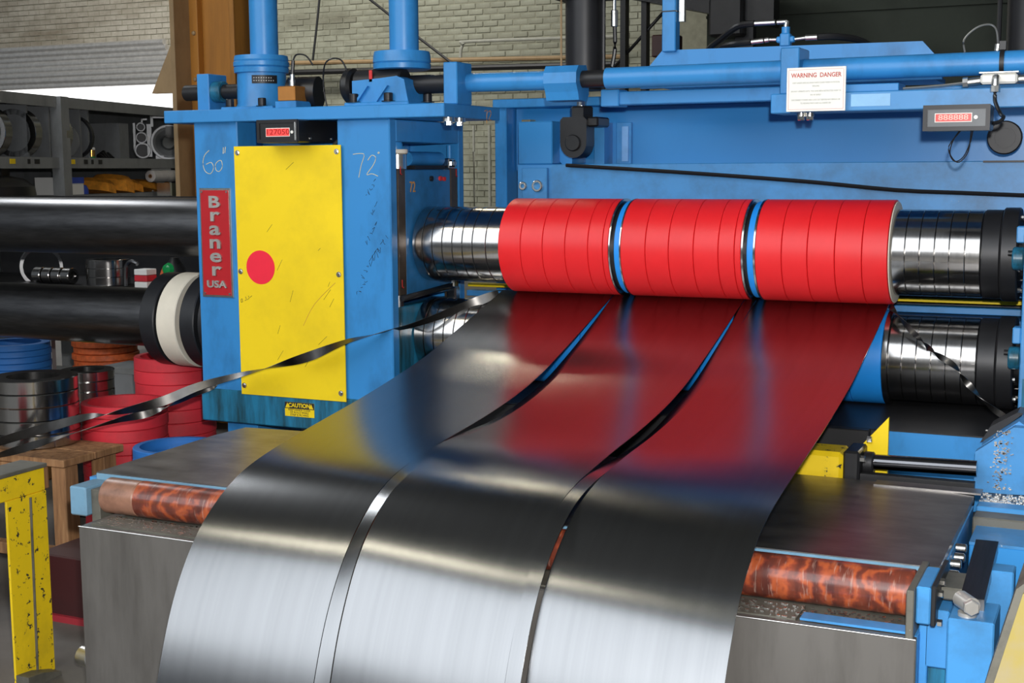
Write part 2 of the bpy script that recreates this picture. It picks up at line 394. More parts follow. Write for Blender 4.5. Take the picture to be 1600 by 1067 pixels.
# conduits on the back wall
cg = 'conduits on the brick wall'
cond = [([(-7.45, 11.7, 0.9), (-7.45, 11.7, 2.06)], 0.022, 'left vertical grey conduit on brick wall behind the blue tower'),
        ([(-7.27, 11.7, 0.9), (-7.27, 11.7, 2.06)], 0.018, 'middle vertical grey conduit on brick wall behind the blue tower'),
        ([(-7.04, 11.7, 0.9), (-7.04, 11.7, 2.06)], 0.022, 'right vertical grey conduit on brick wall behind the blue tower'),
        ([(-7.45, 11.7, 2.8), (-7.45, 11.7, 3.02), (-7.40, 11.7, 3.12), (-7.28, 11.7, 3.15), (-5.3, 11.7, 3.12)], 0.022, 'bent grey conduit running right from an elbow on the brick wall'),
        ([(-11.2, 11.7, 3.0), (-5.2, 11.7, 2.87)], 0.03, 'upper long brown pipe along the brick wall above the blue tower'),
        ([(-11.2, 11.7, 2.86), (-5.2, 11.7, 2.78)], 0.04, 'lower long dark pipe along the brick wall above the blue tower'),
        ([(-9.75, 11.7, 3.0), (-9.65, 11.7, 3.6), (-9.55, 11.7, 4.3)], 0.016, 'thin black cable hanging down the wall between the two jack posts')]
for pts, r, lb in cond:
    solo('wall_conduit', M().tube(pts, r, 8, 3), BLACKM if 'dark' in lb or 'black' in lb else GREYC if 'grey' in lb else TANP, lb, 'pipe')
solo('diagonal_cable', M().tube([(-8.95, 11.6, 3.9), (-8.2, 11.6, 3.35), (-7.5, 11.6, 2.85)], 0.018, 6, 3), BLACKM, 'black cable slanting down the brick wall right of the right jack post', 'cable')

# steel building column
c = thing('building_column', 'ochre painted riveted steel building column behind the blue tower', 'column', (-4.08, 2.05, 0))
part('web', M().box(-4.22, -3.94, 2.05, 2.09, 0, 4.5), ORANGEC, c)
part('flange', M().box(-4.30, -4.27, 1.86, 2.26, 0, 4.5, 0.003), TANP, c)
part('flange', M().box(-3.89, -3.86, 1.86, 2.26, 0, 4.5, 0.003), ORANGEC, c)
for x in (-4.245, -3.915): part('angle_bar', M().box(x - 0.03, x + 0.03, 2.0, 2.05, 0, 4.5, 0.003), ORANGEC, c)
for k in range(4):
    for x in (-4.24, -3.93): part('rivet', M().revolve((x, 2.0, 1.75 + k * 0.26), (x, 1.985, 1.75 + k * 0.26), [(0, 0.014), (0.6, 0.011), (1, 0)], 10), TANP, c)
part('gusset', M().prism([(-4.46, 1.93), (-4.30, 2.22), (-4.30, 1.93)], 'y', 1.88, 1.92), TANP, c)

# dark overhead steelwork upper right
g = thing('crane_girder', 'dark overhead crane girder with hanging posts behind the black cylinder', 'girder', (-3.5, 7.3, 2.2))
part('girder', M().prism([(-4.6, 3.55), (-4.6, 3.25), (-2.2, 2.70), (-2.2, 3.10)], 'y', 7.3, 7.5), BLACKM, g)
for x in (-3.62, -3.42, -2.55): part('post', M().box(x, x + (0.05 if x < -3 else 0.16), 7.35, 7.45, 1.6, 3.2), BLACKM, g)
part('brace', M().tube([(-3.7, 7.4, 2.4), (-3.1, 7.4, 3.0)], 0.015, 6, 1), BLACKM, g)
part('hook_block', M().box(-2.75, -2.45, 7.2, 7.5, 2.62, 2.95, 0.02), BLACKM, g)
b = thing('control_box', 'dull red-brown electrical box hanging behind the black hydraulic cylinder', 'electrical box', (-3.05, 7.1, 2.40))
part('enclosure', M().box(-3.2, -2.98, 7.0, 7.2, 2.45, 2.64, 0.01), MAROON, b)
part('hanger', M().box(-3.12, -3.08, 7.08, 7.12, 2.64, 2.98), BLACKM, b)
solo('lamp_reflector', M().revolve((-2.0, 7.0, 2.90), (-2.0, 7.0, 3.06), [(0, 0.22), (0.15, 0.21), (1, 0.06), (1, 0)], 24), BLACKM, 'black dish-shaped lamp reflector hanging at the top right behind the machine', 'lamp')

# ceiling fluorescent fixtures
def ceiling_lamp(x, y, z, L, ang, lb, mat):
    t = thing('ceiling_lamp', lb, 'lamp', (x, y, z))
    R = Matrix.Rotation(ang, 3, 'Z')
    d = R @ V(L / 2, 0, 0)
    p = V(x, y, z)
    part('housing', M().box(x - L / 2, x + L / 2, y - 0.16, y + 0.16, z + 0.05, z + 0.12, 0.01), WHITE, t)
    for s in (-0.07, 0.07): part('tube', M().cyl((x - L / 2 + 0.05, y + s, z + 0.02), (x + L / 2 - 0.05, y + s, z + 0.02), 0.03, 10), mat, t)
    t.rotation_euler.z = ang
ceiling_lamp(-3.75, 3.55, 4.8, 1.2, -0.15, 'short fluorescent ceiling lamp behind the slitter', LAMPM)
ceiling_lamp(-3.4, -3.3, 4.8, 2.4, -0.33, 'long fluorescent ceiling lamp over the looping pit', LAMPN)

# ================================================================ STEEL STRIPS
prof = [(0.0, 1.056), (-0.06, 1.038), (-0.25, 0.983), (-0.5, 0.914), (-0.65, 0.877), (-0.95, 0.824), (-1.2, 0.789), (-1.3, 0.775), (-1.43, 0.755), (-1.54, 0.733), (-1.62, 0.706),
        (-1.69, 0.668), (-1.75, 0.625), (-1.80, 0.573), (-1.845, 0.510), (-1.885, 0.435), (-1.92, 0.345), (-1.95, 0.25), (-1.975, 0.12), (-1.99, -0.05), (-1.995, -0.3), (-1.99, -0.6)]
P = smooth_path([(0, y, z) for y, z in prof], 8)
for _ in range(14):
    P = [P[0]] + [(P[i - 1] + P[i] * 2 + P[i + 1]) / 4 for i in range(1, len(P) - 1)] + [P[-1]]
def interp(x, xs):
    if x <= xs[0][0]: return xs[0][1]
    if x >= xs[-1][0]: return xs[-1][1]
    for i in range(len(xs) - 1):
        if xs[i][0] <= x <= xs[i + 1][0]:
            (xa, va), (xb, vb) = xs[i], xs[i + 1]
            xm, vm = xs[i - 1] if i else (xa - (xb - xa), va); xn, vn = xs[i + 2] if i + 2 < len(xs) else (xb + (xb - xa), vb)
            t = (x - xa) / (xb - xa); h = xb - xa
            m0 = (vb - vm) / (xb - xm) * h; m1 = (vn - va) / (xn - xa) * h
            return (2*t**3 - 3*t*t + 1) * va + (t**3 - 2*t*t + t) * m0 + (-2*t**3 + 3*t*t) * vb + (t**3 - t*t) * m1
acc = [0.0]
for a, b_ in zip(P, P[1:]): acc.append(acc[-1] + (b_ - a).length)
def strip(name, label, x0, x1, offL, offR, outL, outR, nx=12, cat='strip'):
    """offL/offR: lift of the left / right edge against distance from the rolls; outL/outR: bulge towards the front"""
    m = M(); th = 0.0016; grid = []
    for i, p in enumerate(P):
        t = (P[min(i + 1, len(P) - 1)] - P[max(i - 1, 0)]).normalized(); nrm = V(0, t.z, -t.y)
        if nrm.z < 0: nrm = -nrm
        if i > len(P) * 0.5 and nrm.y > 0: nrm = -nrm
        row = []
        for k in range(nx + 1):
            u = k / nx; y = -p.y
            s = acc[i]
            dz = interp(s, offL) * (1 - u) + interp(s, offR) * u
            dn = interp(s, outL) * (1 - u) + interp(s, outR) * u
            row.append(V(x0 + (x1 - x0) * u, p.y, p.z) + V(0, 0, dz) + nrm * dn)
        grid.append((row, nrm))
    top = [[m.bm.verts.new(q + n * th / 2) for q in r] for r, n in grid]
    bot = [[m.bm.verts.new(q - n * th / 2) for q in r] for r, n in grid]
    for i in range(len(grid) - 1):
        for k in range(nx):
            f = m.bm.faces.new((top[i][k], top[i][k + 1], top[i + 1][k + 1], top[i + 1][k])); f.smooth = True
            f = m.bm.faces.new((bot[i][k], bot[i + 1][k], bot[i + 1][k + 1], bot[i][k + 1])); f.smooth = True
        m.bm.faces.new((top[i][0], top[i + 1][0], bot[i + 1][0], bot[i][0]))
        m.bm.faces.new((top[i][nx], bot[i][nx], bot[i + 1][nx], top[i + 1][nx]))
    for e in (0, len(grid) - 1):
        for k in range(nx): m.bm.faces.new((top[e][k], top[e][k + 1], bot[e][k + 1], bot[e][k]))
    return solo(name, m, STRIP, label, cat)
Z0 = [(0, 0), (4, 0)]
s1R = [(0, 0), (0.5, -0.010), (0.8, -0.018), (1.05, -0.012), (1.3, 0.0), (1.6, 0.011), (1.85, 0.004), (2.1, 0), (4, 0)]
s2off = [(0, 0), (0.4, -0.005), (0.58, -0.024), (0.75, -0.032), (0.95, -0.027), (1.2, -0.006), (1.4, 0.012), (1.6, 0.014), (1.85, 0.004), (2.1, 0), (4, 0)]
s2out = [(0, 0), (1.5, 0.0), (1.75, 0.010), (2.0, 0.0), (2.5, -0.012), (4, -0.014)]
n1off = [(0, 0), (0.2, -0.018), (0.45, -0.036), (0.75, -0.046), (1.0, -0.038), (1.22, -0.010), (1.4, 0.006), (1.6, 0.011), (1.85, 0.004), (2.1, 0), (4, 0)]
s3off = [(0, 0), (0.35, -0.012), (0.6, -0.026), (0.85, -0.028), (1.1, -0.018), (1.3, -0.004), (1.5, 0.006), (1.8, 0.002), (2.1, 0), (4, 0)]
s3out = [(0, 0), (1.5, 0.002), (1.8, -0.006), (2.1, -0.020), (2.6, -0.042), (4, -0.05)]
n2off = [(0, 0), (0.25, -0.018), (0.5, -0.034), (0.75, -0.043), (1.02, -0.044), (1.22, -0.026), (1.45, 0.004), (1.6, 0.010), (1.85, 0.004), (2.1, 0), (4, 0)]
n2out = [(0, 0), (1.5, 0.0), (1.75, 0.006), (2.0, 0.004), (2.4, 0), (4, 0.0)]
strip('steel_strip', 'wide shiny slit steel strip furthest left of the three, hanging over the table front', -1.358, -0.931, Z0, s1R, Z0, Z0, 14)
strip('narrow_steel_strip', 'narrow slit steel strip between the left and middle wide strips', -0.929, -0.892, n1off, n1off, Z0, s2out, 3)
strip('steel_strip', 'wide shiny slit steel strip in the middle between the two narrow ones', -0.889, -0.468, s2off, s1R, s2out, Z0, 14)
strip('narrow_steel_strip', 'narrow slit steel strip between the middle and right wide strips, beside the open gap', -0.466, -0.431, n2off, n2off, n2out, n2out, 3)
strip('steel_strip', 'wide shiny slit steel strip furthest right, beside the brown roller end', -0.426, 0.0, s3off, Z0, s3out, Z0, 14)

# ================================================================ ARBORS
def arbor(name, z, label, rubber, rmat, ro):
    t = thing(name, label, 'arbor', (-0.6, 0, z))
    part('shaft', M().cyl((-1.72, 0, z), (0.42, 0, z), 0.08, 24), DARKSTEEL, t)
    ls = [-1.652, -1.612, -1.572, -1.532, -1.492, -1.452, -1.412, -1.36, -1.3]
    for a, b_ in zip(ls, ls[1:]): part('spacer_ring', M().ring((a, 0, z), (b_ - 0.0015, 0, z), 0.135, 0.08, 64, 0.0015), STEEL, t)
    rs = [0.02, 0.062, 0.105, 0.149, 0.192, 0.237, 0.281]
    for a, b_ in zip(rs, rs[1:]): part('spacer_ring', M().ring((a, 0, z), (b_ - 0.0012, 0, z), 0.135, 0.08, 64, 0.0015), STEEL, t)
    part('end_collar', M().ring((0.2815, 0, z), (0.335, 0, z), 0.136, 0.08, 64, 0.003), BLACKM, t)
    part('clamp_nut', M().ring((0.3355, 0, z), (0.385, 0, z), 0.143, 0.08, 64, 0.004), BLACKM, t)
    for i in range(8):
        a = i * math.pi / 4 + 0.3
        part('bolt', M().cyl((0.382, 0.118 * math.cos(a), z + 0.118 * math.sin(a)), (0.392, 0.118 * math.cos(a), z + 0.118 * math.sin(a)), 0.009, 8), CHROME, t)
    for a, b_, kind in rubber:
        if kind == 'knife': part('slitter_knife', M().ring((a, 0, z), (b_, 0, z), ro + 0.0008, 0.08, 96, 0.0006), STEEL, t)
        elif kind == 'blue': part('blue_rubber_ring', M().ring((a, 0, z), (b_, 0, z), 0.158, 0.08, 96, 0.002), BLUER, t)
        elif kind == 'dark': part('spacer_ring', M().ring((a, 0, z), (b_, 0, z), 0.150, 0.08, 64), BLACKM, t)
        elif kind == 'cream': part('end_washer', M().ring((a, 0, z), (b_, 0, z), 0.160, 0.08, 96, 0.001), CREAM, t)
        else: part('rubber_ring', M().ring((a, 0, z), (b_ - 0.0014, 0, z), ro, 0.08, 96, 0.0016), rmat, t)
    return t
def reds(xs): return [(a, b_, 'r') for a, b_ in zip(xs, xs[1:])]
up = reds([-1.298, -1.213, -1.131, -1.048, -0.965, -0.912, -0.892]) + [(-0.892, -0.886, 'knife'), (-0.886, -0.875, 'dark'), (-0.875, -0.854, 'blue'), (-0.854, -0.849, 'knife')] \
    + reds([-0.849, -0.762, -0.682, -0.598, -0.515, -0.462, -0.441]) + [(-0.441, -0.434, 'knife'), (-0.434, -0.424, 'dark'), (-0.424, -0.402, 'blue'), (-0.402, -0.395, 'knife')] \
    + reds([-0.395, -0.310, -0.229, -0.144, -0.061, 0.016]) + [(0.016, 0.0195, 'cream')]
arbor('upper_arbor', 1.22, 'upper slitter arbor with bright red rubber rings and steel spacers', up, REDR, 0.165)
lo = reds([-1.298, -1.2, -1.1, -1.0, -0.93]) + [(-0.93, -0.924, 'knife'), (-0.924, -0.885, 'dark'), (-0.885, -0.879, 'knife')] + reds([-0.879, -0.78, -0.68, -0.58, -0.48]) \
    + [(-0.48, -0.474, 'knife'), (-0.474, -0.432, 'dark'), (-0.432, -0.426, 'knife')] + reds([-0.426, -0.31, -0.2, -0.096, 0.004]) + [(0.004, 0.0195, 'knife')]
arbor('lower_arbor', 0.886, 'lower slitter arbor with blue rubber rings under the steel strips', lo, BLUER, 0.150)

# spare arbors leading off to the left
t = thing('spare_arbor', 'upper bare black arbor shaft running off to the left of the blue tower', 'arbor', (-3.6, 0.05, 1.262))
part('shaft', M().revolve((-4.6, 0.05, 1.262), (-2.52, 0.05, 1.262), [(0, 0), (0, 0.119), (0.998, 0.119), (1, 0.115), (1, 0)], 64), BLACKBAR, t)
t = thing('spare_arbor', 'lower black arbor shaft with black and cream collars left of the blue tower', 'arbor', (-3.6, 0.05, 0.89))
part('shaft', M().cyl((-4.6, 0.05, 0.886), (-2.52, 0.05, 0.886), 0.121, 64), BLACKBAR, t)
for a, b_, r, mt in ((-2.905, -2.832, 0.190, BLACKR), (-2.832, -2.818, 0.150, STEEL), (-2.818, -2.725, 0.192, CREAM), (-2.725, -2.705, 0.165, STEEL), (-2.705, -2.635, 0.190, BLACKR), (-2.635, -2.618, 0.16, STEEL), (-2.618, -2.53, 0.188, BLACKR)):
    part('collar', M().ring((a, 0.05, 0.886), (b_, 0.05, 0.886), r, 0.121, 72, 0.004), mt, t, {CREAM: 'cream rubber collar', STEEL: 'bright steel spacer', BLACKR: 'black rubber collar'}[mt])

# ================================================================ OPERATOR SIDE HOUSING
FY = -0.278; BY = 0.285
h = thing('slitter_housing', 'blue slitter side tower with yellow front panel and chalked numbers', 'machine frame', (-2.07, 0, 0.1))
part('front_post', M().box(-2.49, -2.295, FY, BY, 0.55, 1.668, 0.004), BLUE, h)
part('inner_post', M().box(-1.868, -1.655, FY, -0.232, 0.55, 1.664, 0.004), BLUE, h)
part('side_plate', M().box(-1.868, -1.655, 0.245, BY, 0.55, 1.662, 0.003).box(-1.868, -1.655, -0.232, 0.245, 1.585, 1.662, 0.003).box(-1.868, -1.70, -0.232, 0.245, 0.55, 1.0, 0.003), BLUE, h)
part('lower_side_plate', M().box(-1.70, -1.655, -0.232, 0.245, 0.55, 1.005, 0.003), TEAL, h)
part('back_plate', M().box(-2.295, -1.868, 0.2, BY, 0.56, 1.66), BLUE, h)
part('recess_plate', M().box(-2.295, -1.868, -0.12, -0.10, 0.9, 1.66), BLUE, h)
part('base_beam', M().box(-2.492, -1.655, FY - 0.008, -0.05, 0.548, 0.672, 0.004), TEAL, h)
part('foot', M().box(-2.44, -2.30, -0.2, 0.1, 0.0, 0.548, 0.003), BLUE, h)
part('foot', M().box(-1.95, -1.80, -0.15, 0.2, 0.0, 0.548, 0.003), BLACKM, h)
yp = part('yellow_panel', M().box(-2.302, -1.846, FY - 0.013, FY - 0.008, 0.661, 1.576, 0.001), YELLOW, h)
# the lower edge of the panel sits just above the base beam
for x, z in ((-2.285, 1.553), (-1.862, 1.553), (-2.287, 1.12), (-1.864, 1.12), (-2.287, 0.695), (-1.866, 0.692)):
    part('screw', M().ring((x, FY - 0.013, z), (x, FY - 0.016, z), 0.010, 0.0025, 12).hexhead((x, FY - 0.014, z), (0, -1, 0), 0.0065, 0.006), CHROME, yp)
part('red_disc', M().cyl((-2.199, FY - 0.013, 1.137), (-2.199, FY - 0.0145, 1.137), 0.062, 40), REDS, yp)
mm = M()
for k in range(14):
    x = random.uniform(-2.27, -1.89); z = random.uniform(0.72, 1.5); a = random.uniform(0.5, 1.3); L = random.uniform(0.01, 0.05)
    mm.tube([(x, FY - 0.0132, z), (x + L * math.cos(a), FY - 0.0132, z + L * math.sin(a))], 0.0006, 4, 1)
part('scratches', mm, INKB, yp)
part('long_scratch', M().tube([(-2.02, FY - 0.0131, 0.93), (-1.97, FY - 0.0131, 1.01), (-1.88, FY - 0.0131, 1.09)], 0.0009, 4, 3), CHALKO, yp)
mk = [[(0, 0), (0.3, 0.1), (0.3, 0.6), (0, 0.5), (0, 0)], [(0.5, 0.15), (0.55, 0.2)], [(0.9, 0.3), (1.3, 0.55), (1.1, 1.0)], [(1.5, 0.5), (2.0, 0.8), (1.8, 1.2)], [(2.2, 0.9), (2.7, 1.2)]]
part('handwriting', strokes(M(), mk, (-2.29, FY - 0.0135, 1.005), 0.018, 0.022, 0.0008), INKB, yp)
# nameplate
npl = part('nameplate', M().box(-2.470, -2.330, FY - 0.006, FY, 1.020, 1.425, 0.001), CHROME, h)
part('red_field', M().box(-2.463, -2.337, FY - 0.008, FY - 0.006, 1.028, 1.417), REDP, npl)
for i, ch in enumerate('Braner'):
    text('letter', ch, 0.060 if ch == 'B' else 0.070, (-2.400, FY - 0.011, 1.372 - i * 0.0505 + (0 if ch == 'B' else 0.004)), LETTER, npl, 0.003, 1.6, bold=0.0016)
text('letter', 'USA', 0.036, (-2.400, FY - 0.011, 1.068), LETTER, npl, 0.003, 1.35, bold=0.001)
for x, z in ((-2.456, 1.411), (-2.344, 1.411), (-2.456, 1.034), (-2.344, 1.034)): part('rivet', M().cyl((x, FY - 0.008, z), (x, FY - 0.011, z), 0.004, 8), CHROME, npl)
# chalk writing
six = [[(0.32, 1.0), (0.1, 0.8), (0.0, 0.45), (0.1, 0.1), (0.35, 0.0), (0.5, 0.25), (0.4, 0.48), (0.15, 0.4)], [(0.75, 0.55), (0.6, 0.4), (0.62, 0.15), (0.78, 0.1), (0.92, 0.3), (0.88, 0.55), (0.75, 0.55)], [(0.98, 0.85), (1.0, 1.12)], [(1.06, 0.88), (1.1, 1.15)]]
part('chalk_number', strokes(M(), six, (-2.452, FY - 0.0005, 1.478), 0.095, 0.085, 0.0013), CHALK, h)
sev = [[(0.0, 0.95), (0.3, 0.98), (0.42, 0.9), (0.3, 0.5), (0.2, 0.0)], [(0.55, 0.7), (0.7, 0.9), (0.85, 0.8), (0.75, 0.5), (0.5, 0.12), (0.7, 0.15), (0.92, 0.05)], [(0.93, 1.0), (0.96, 1.03), (0.99, 1.0), (0.95, 0.97), (0.93, 1.0)]]
part('chalk_number', strokes(M(), sev, (-1.803, FY - 0.0005, 1.462), 0.108, 0.085, 0.0013), CHALK, h)
random.seed(3)
for (x, z, n, s) in ((-1.755, 1.40, 5, 0.012), (-1.735, 1.34, 4, 0.010), (-1.78, 1.12, 7, 0.016), (-1.745, 1.165, 7, 0.016), (-1.80, 1.05, 5, 0.012), (-1.76, 1.24, 5, 0.014)):
    scr = M()
    for k in range(n):
        a = x + k * s * 0.7; b_ = z + k * s
        scr.tube([(a, FY - 0.0006, b_), (a + random.uniform(0, s), FY - 0.0006, b_ + random.uniform(-s, s)), (a + random.uniform(0, s), FY - 0.0006, b_ + random.uniform(-s, s))], 0.0007, 4, 2)
    part('pencil_mark', scr, INKB, h)
# chock in the side window
SX = -1.655
part('guide_strip', M().box(-1.69, SX - 0.002, -0.222, -0.168, 1.045, 1.492, 0.002), GUIDE, h, 'oily brown guide strip')
part('guide_strip', M().box(-1.69, SX - 0.002, 0.182, 0.238, 1.0, 1.492, 0.002), GUIDE, h, 'oily brown guide strip')
part('guide_rod', M().cyl((-1.675, -0.197, 0.99), (-1.675, -0.197, 1.045), 0.018, 16), DARKSTEEL, h)
for y, z in ((-0.205, 1.47), (-0.205, 1.07), (0.225, 1.46)):
    part('paint_mark', M().box(SX - 0.002, SX - 0.0005, y, y + 0.004, z, z + 0.03).box(SX - 0.002, SX - 0.0005, y, y + 0.012, z, z + 0.004), REDMARK, h)
ck = thing('bearing_chock', 'blue bearing block in the tower window carrying the upper arbor', 'bearing block', (-1.75, 0, 0.98))
part('block', M().box(-1.86, SX - 0.004, -0.166, 0.180, 1.03, 1.488, 0.003), CHOCKB, ck)
part('chock_bolt', M().cyl((SX - 0.004, 0.025, 1.455), (SX + 0.004, 0.025, 1.455), 0.010, 12), BLACKM, ck)
part('chock_bolt', M().cyl((SX - 0.004, 0.095, 1.455), (SX + 0.004, 0.095, 1.455), 0.009, 12).cyl((SX - 0.004, 0.125, 1.453), (SX + 0.004, 0.125, 1.453), 0.008, 12), REDMARK, ck)
text('paint_number', '72', 0.055, (SX - 0.0025, -0.115, 1.425), CHALKO, ck, 0.0006, 0.8, 'x')
c = thing('adjusting_screw', 'chrome capped adjusting screw left in the top of the tower window', 'screw', (-1.675, -0.17, 1.488))
part('sleeve', M().cyl((-1.69, -0.165, 1.488), (-1.69, -0.165, 1.545), 0.034, 24, 0.003), CHROME, c)
part('collar', M().cyl((-1.69, -0.165, 1.545), (-1.69, -0.165, 1.560), 0.038, 24, 0.002), CREAM, c)
part('dome_nut', M().revolve((-1.69, -0.175, 1.560), (-1.69, -0.175, 1.598), [(0, 0.025), (0.5, 0.025), (0.85, 0.017), (1, 0)], 20), BLUE, c)
c = thing('balance_cylinder', 'small blue horizontal cylinder above the bearing block', 'cylinder', (-1.69, 0.04, 1.489))
part('barrel', M().cyl((-1.69, -0.10, 1.527), (-1.69, 0.15, 1.527), 0.026, 20), BLUE, c)
part('cradle', M().box(-1.72, -1.66, -0.09, 0.14, 1.489, 1.503), BLACKM, c)
c = thing('hydraulic_fitting', 'shiny hydraulic fitting at the right of the tower window top', 'fitting', (-1.67, 0.2, 1.489))
part('body', M().box(-1.69, -1.655, 0.165, 0.215, 1.490, 1.53, 0.004), CHROME, c)
part('stem', M().cyl((-1.672, 0.2, 1.53), (-1.672, 0.2, 1.578), 0.010, 10), BLUE, c)
part('nut', M().hexhead((-1.655, 0.19, 1.51), (1, 0, 0), 0.014, 0.014), CHROME, c)
solo('hydraulic_fitting', M().box(-1.655, -1.615, 0.13, 0.17, 0.995, 1.05, 0.006).cyl((-1.635, 0.15, 1.05), (-1.635, 0.15, 1.075), 0.010, 10), CHROME, 'small steel fitting between the two arbors at the tower face', 'fitting')
solo('push_bar', M().tube([(-1.645, -0.225, 1.035), (-1.64, 0.13, 1.052)], 0.011, 8, 1), BLACKM, 'thin black bar across the lower end of the tower window', 'bar')
c = thing('cross_tie', 'yellow and blue tie bar crossing behind the two arbors', 'tie bar', (-0.6, 0.33, 0.98))
part('tie_bar', M().box(-1.655, 0.40, 0.30, 0.36, 1.00, 1.022, 0.002), BLUE2, c)
part('upper_tie_bar', M().box(-1.655, 0.40, 0.31, 0.35, 1.035, 1.048, 0.002), YELLOW, c, 'yellow upper tie bar')
part('lower_tie_bar', M().box(-1.655, 0.40, 0.24, 0.40, 0.975, 0.99, 0.002), BLUE2, c)
# top plate (tie plate) with brackets
tp = thing('top_plate', 'thick blue top plate overhanging the tower with bolted shaft brackets', 'plate', (-2.0, 0, 1.668))
part('plate', M().box(-2.6, -1.425, -0.31, 0.13, 1.664, 1.710, 0.003), BLUE, tp)
part('shaft_bracket', M().box(-1.478, -1.425, -0.212, -0.098, 1.710, 1.852, 0.003), BLUE, tp)
part('shaft_bracket', M().box(-2.560, -2.505, -0.16, -0.045, 1.710, 1.852, 0.003), BLUE, tp)
part('bushing', M().cyl((-2.505, -0.12, 1.785), (-2.46, -0.12, 1.785), 0.040, 24, 0.003), TEAL, tp)
for y in (-0.25, -0.17): part('bolt', M().cyl((-1.44, y, 1.650), (-1.44, y, 1.664), 0.022, 16).hexhead((-1.44, y, 1.650), (0, 0, -1), 0.015, 0.014), CHROME, tp)
part('paint_number', strokes(M(), [[(0, 0.9), (0.3, 1.0), (0.25, 0.5), (0.25, -0.1)], [(0.45, 0.85), (0.65, 1.0), (0.75, 0.7), (0.5, 0.25), (0.8, 0.2)]], (-1.4245, 0.0, 1.655), 0.07, 0.042, 0.0013, 'x'), CHALKO, tp)

# screw jacks
JY = -0.12
j = thing('screw_jack', 'left screw jack with round blue housing and tall blue post on the top plate', 'screw jack', (-2.29, JY, 1.71))
part('base_flange', M().box(-2.40, -2.17, JY - 0.11, JY + 0.11, 1.710, 1.722, 0.003), BLUE, j)
part('jack_housing', M().revolve((-2.29, JY, 1.722), (-2.29, JY, 1.86), [(0, 0), (0, 0.098), (0.1, 0.092), (1, 0.090), (1, 0)], 40), BLUE, j)
part('cap_flange', M().revolve((-2.29, JY, 1.845), (-2.29, JY, 1.914), [(0, 0.08), (0.05, 0.100), (0.3, 0.102), (0.34, 0.098), (0.40, 0.103), (0.62, 0.103), (0.66, 0.099), (0.72, 0.101), (0.95, 0.098), (1, 0.06), (1, 0)], 40), BLUE, j)
part('screw_cover', M().cyl((-2.275, JY, 1.91), (-2.275, JY, 2.5), 0.052, 32), BLUE, j)
dp = M()
for k in range(12):
    a0 = math.radians(-78 + k * 5); a1 = a0 + math.radians(4.99)
    dp.prism([(-2.29 + 0.0925 * math.cos(a0), JY + 0.0925 * math.sin(a0)), (-2.29 + 0.0925 * math.cos(a1), JY + 0.0925 * math.sin(a1)), (-2.29 + 0.089 * math.cos(a1), JY + 0.089 * math.sin(a1)), (-2.29 + 0.089 * math.cos(a0), JY + 0.089 * math.sin(a0))], 'z', 1.806, 1.836)
bmesh.ops.remove_doubles(dp.bm, verts=dp.bm.verts, dist=1e-4)
dpo = part('data_plate', dp, BLACKM, j, 'black data plate')
for z, n in ((1.826, 8), (1.816, 9)):
    for k in range(n):
        a = math.radians(-72 + k * 5.5)
        part('lettering_mark', M().box(-2.29 + 0.0925 * math.cos(a) - 0.0025, -2.29 + 0.0925 * math.cos(a) + 0.0025, JY + 0.0935 * math.sin(a) - 0.001, JY + 0.0935 * math.sin(a), z - 0.002, z + 0.002), LETTER, dpo)
for x, y in ((-2.375, -0.205), (-2.225, -0.215)):
    part('cap_screw', M().cyl((x, y, 1.722), (x, y, 1.724), 0.022, 16).cyl((x, y, 1.724), (x, y, 1.752), 0.015, 16, 0.002), BLACKM, j)
j = thing('screw_jack', 'right screw jack with exposed black worm housing and tall blue post on the top plate', 'screw jack', (-1.70, JY, 1.71))
part('base_flange', M().box(-1.86, -1.60, JY - 0.12, JY + 0.11, 1.710, 1.724, 0.003), BLUE, j)
part('worm_housing', M().cyl((-1.845, JY - 0.04, 1.792), (-1.655, JY - 0.04, 1.792), 0.052, 28, 0.006), BLACKM, j)
part('jack_housing', M().prism([(-1.84, 1.724), (-1.615, 1.724), (-1.63, 1.80), (-1.66, 1.812), (-1.73, 1.806), (-1.84, 1.80)], 'y', JY - 0.095, JY + 0.08), BLUE, j)
for x in (-1.795, -1.715): part('rib', M().prism([(x - 0.03, 1.724), (x - 0.02, 1.724), (x + 0.025, 1.780), (x + 0.015, 1.780)], 'y', JY - 0.108, JY - 0.09), BLUE, j)
part('cap_flange', M().revolve((-1.69, JY, 1.838), (-1.69, JY, 1.905), [(0, 0), (0, 0.09), (0.05, 0.101), (0.3, 0.103), (0.34, 0.099), (0.40, 0.103), (0.75, 0.101), (0.95, 0.098), (1, 0.06), (1, 0)], 40), BLUE, j)
part('screw_cover', M().cyl((-1.68, JY, 1.90), (-1.68, JY, 2.5), 0.052, 32), BLUE, j)
part('end_cap', M().cyl((-1.905, JY - 0.02, 1.786), (-1.865, JY - 0.02, 1.786), 0.064, 28, 0.01), BLACKP, j)
part('paint_mark', M().box(-1.77, -1.758, JY - 0.095, JY - 0.091, 1.795, 1.835), REDMARK, j)
for x in (-1.828, -1.688, -1.60):
    part('cap_screw', M().cyl((x, -0.225 if x < -1.65 else -0.1, 1.724), (x, -0.225 if x < -1.65 else -0.1, 1.727), 0.024, 16).cyl((x, -0.225 if x < -1.65 else -0.1, 1.727), (x, -0.225 if x < -1.65 else -0.1, 1.755), 0.016, 16, 0.002), BLACKM, j)
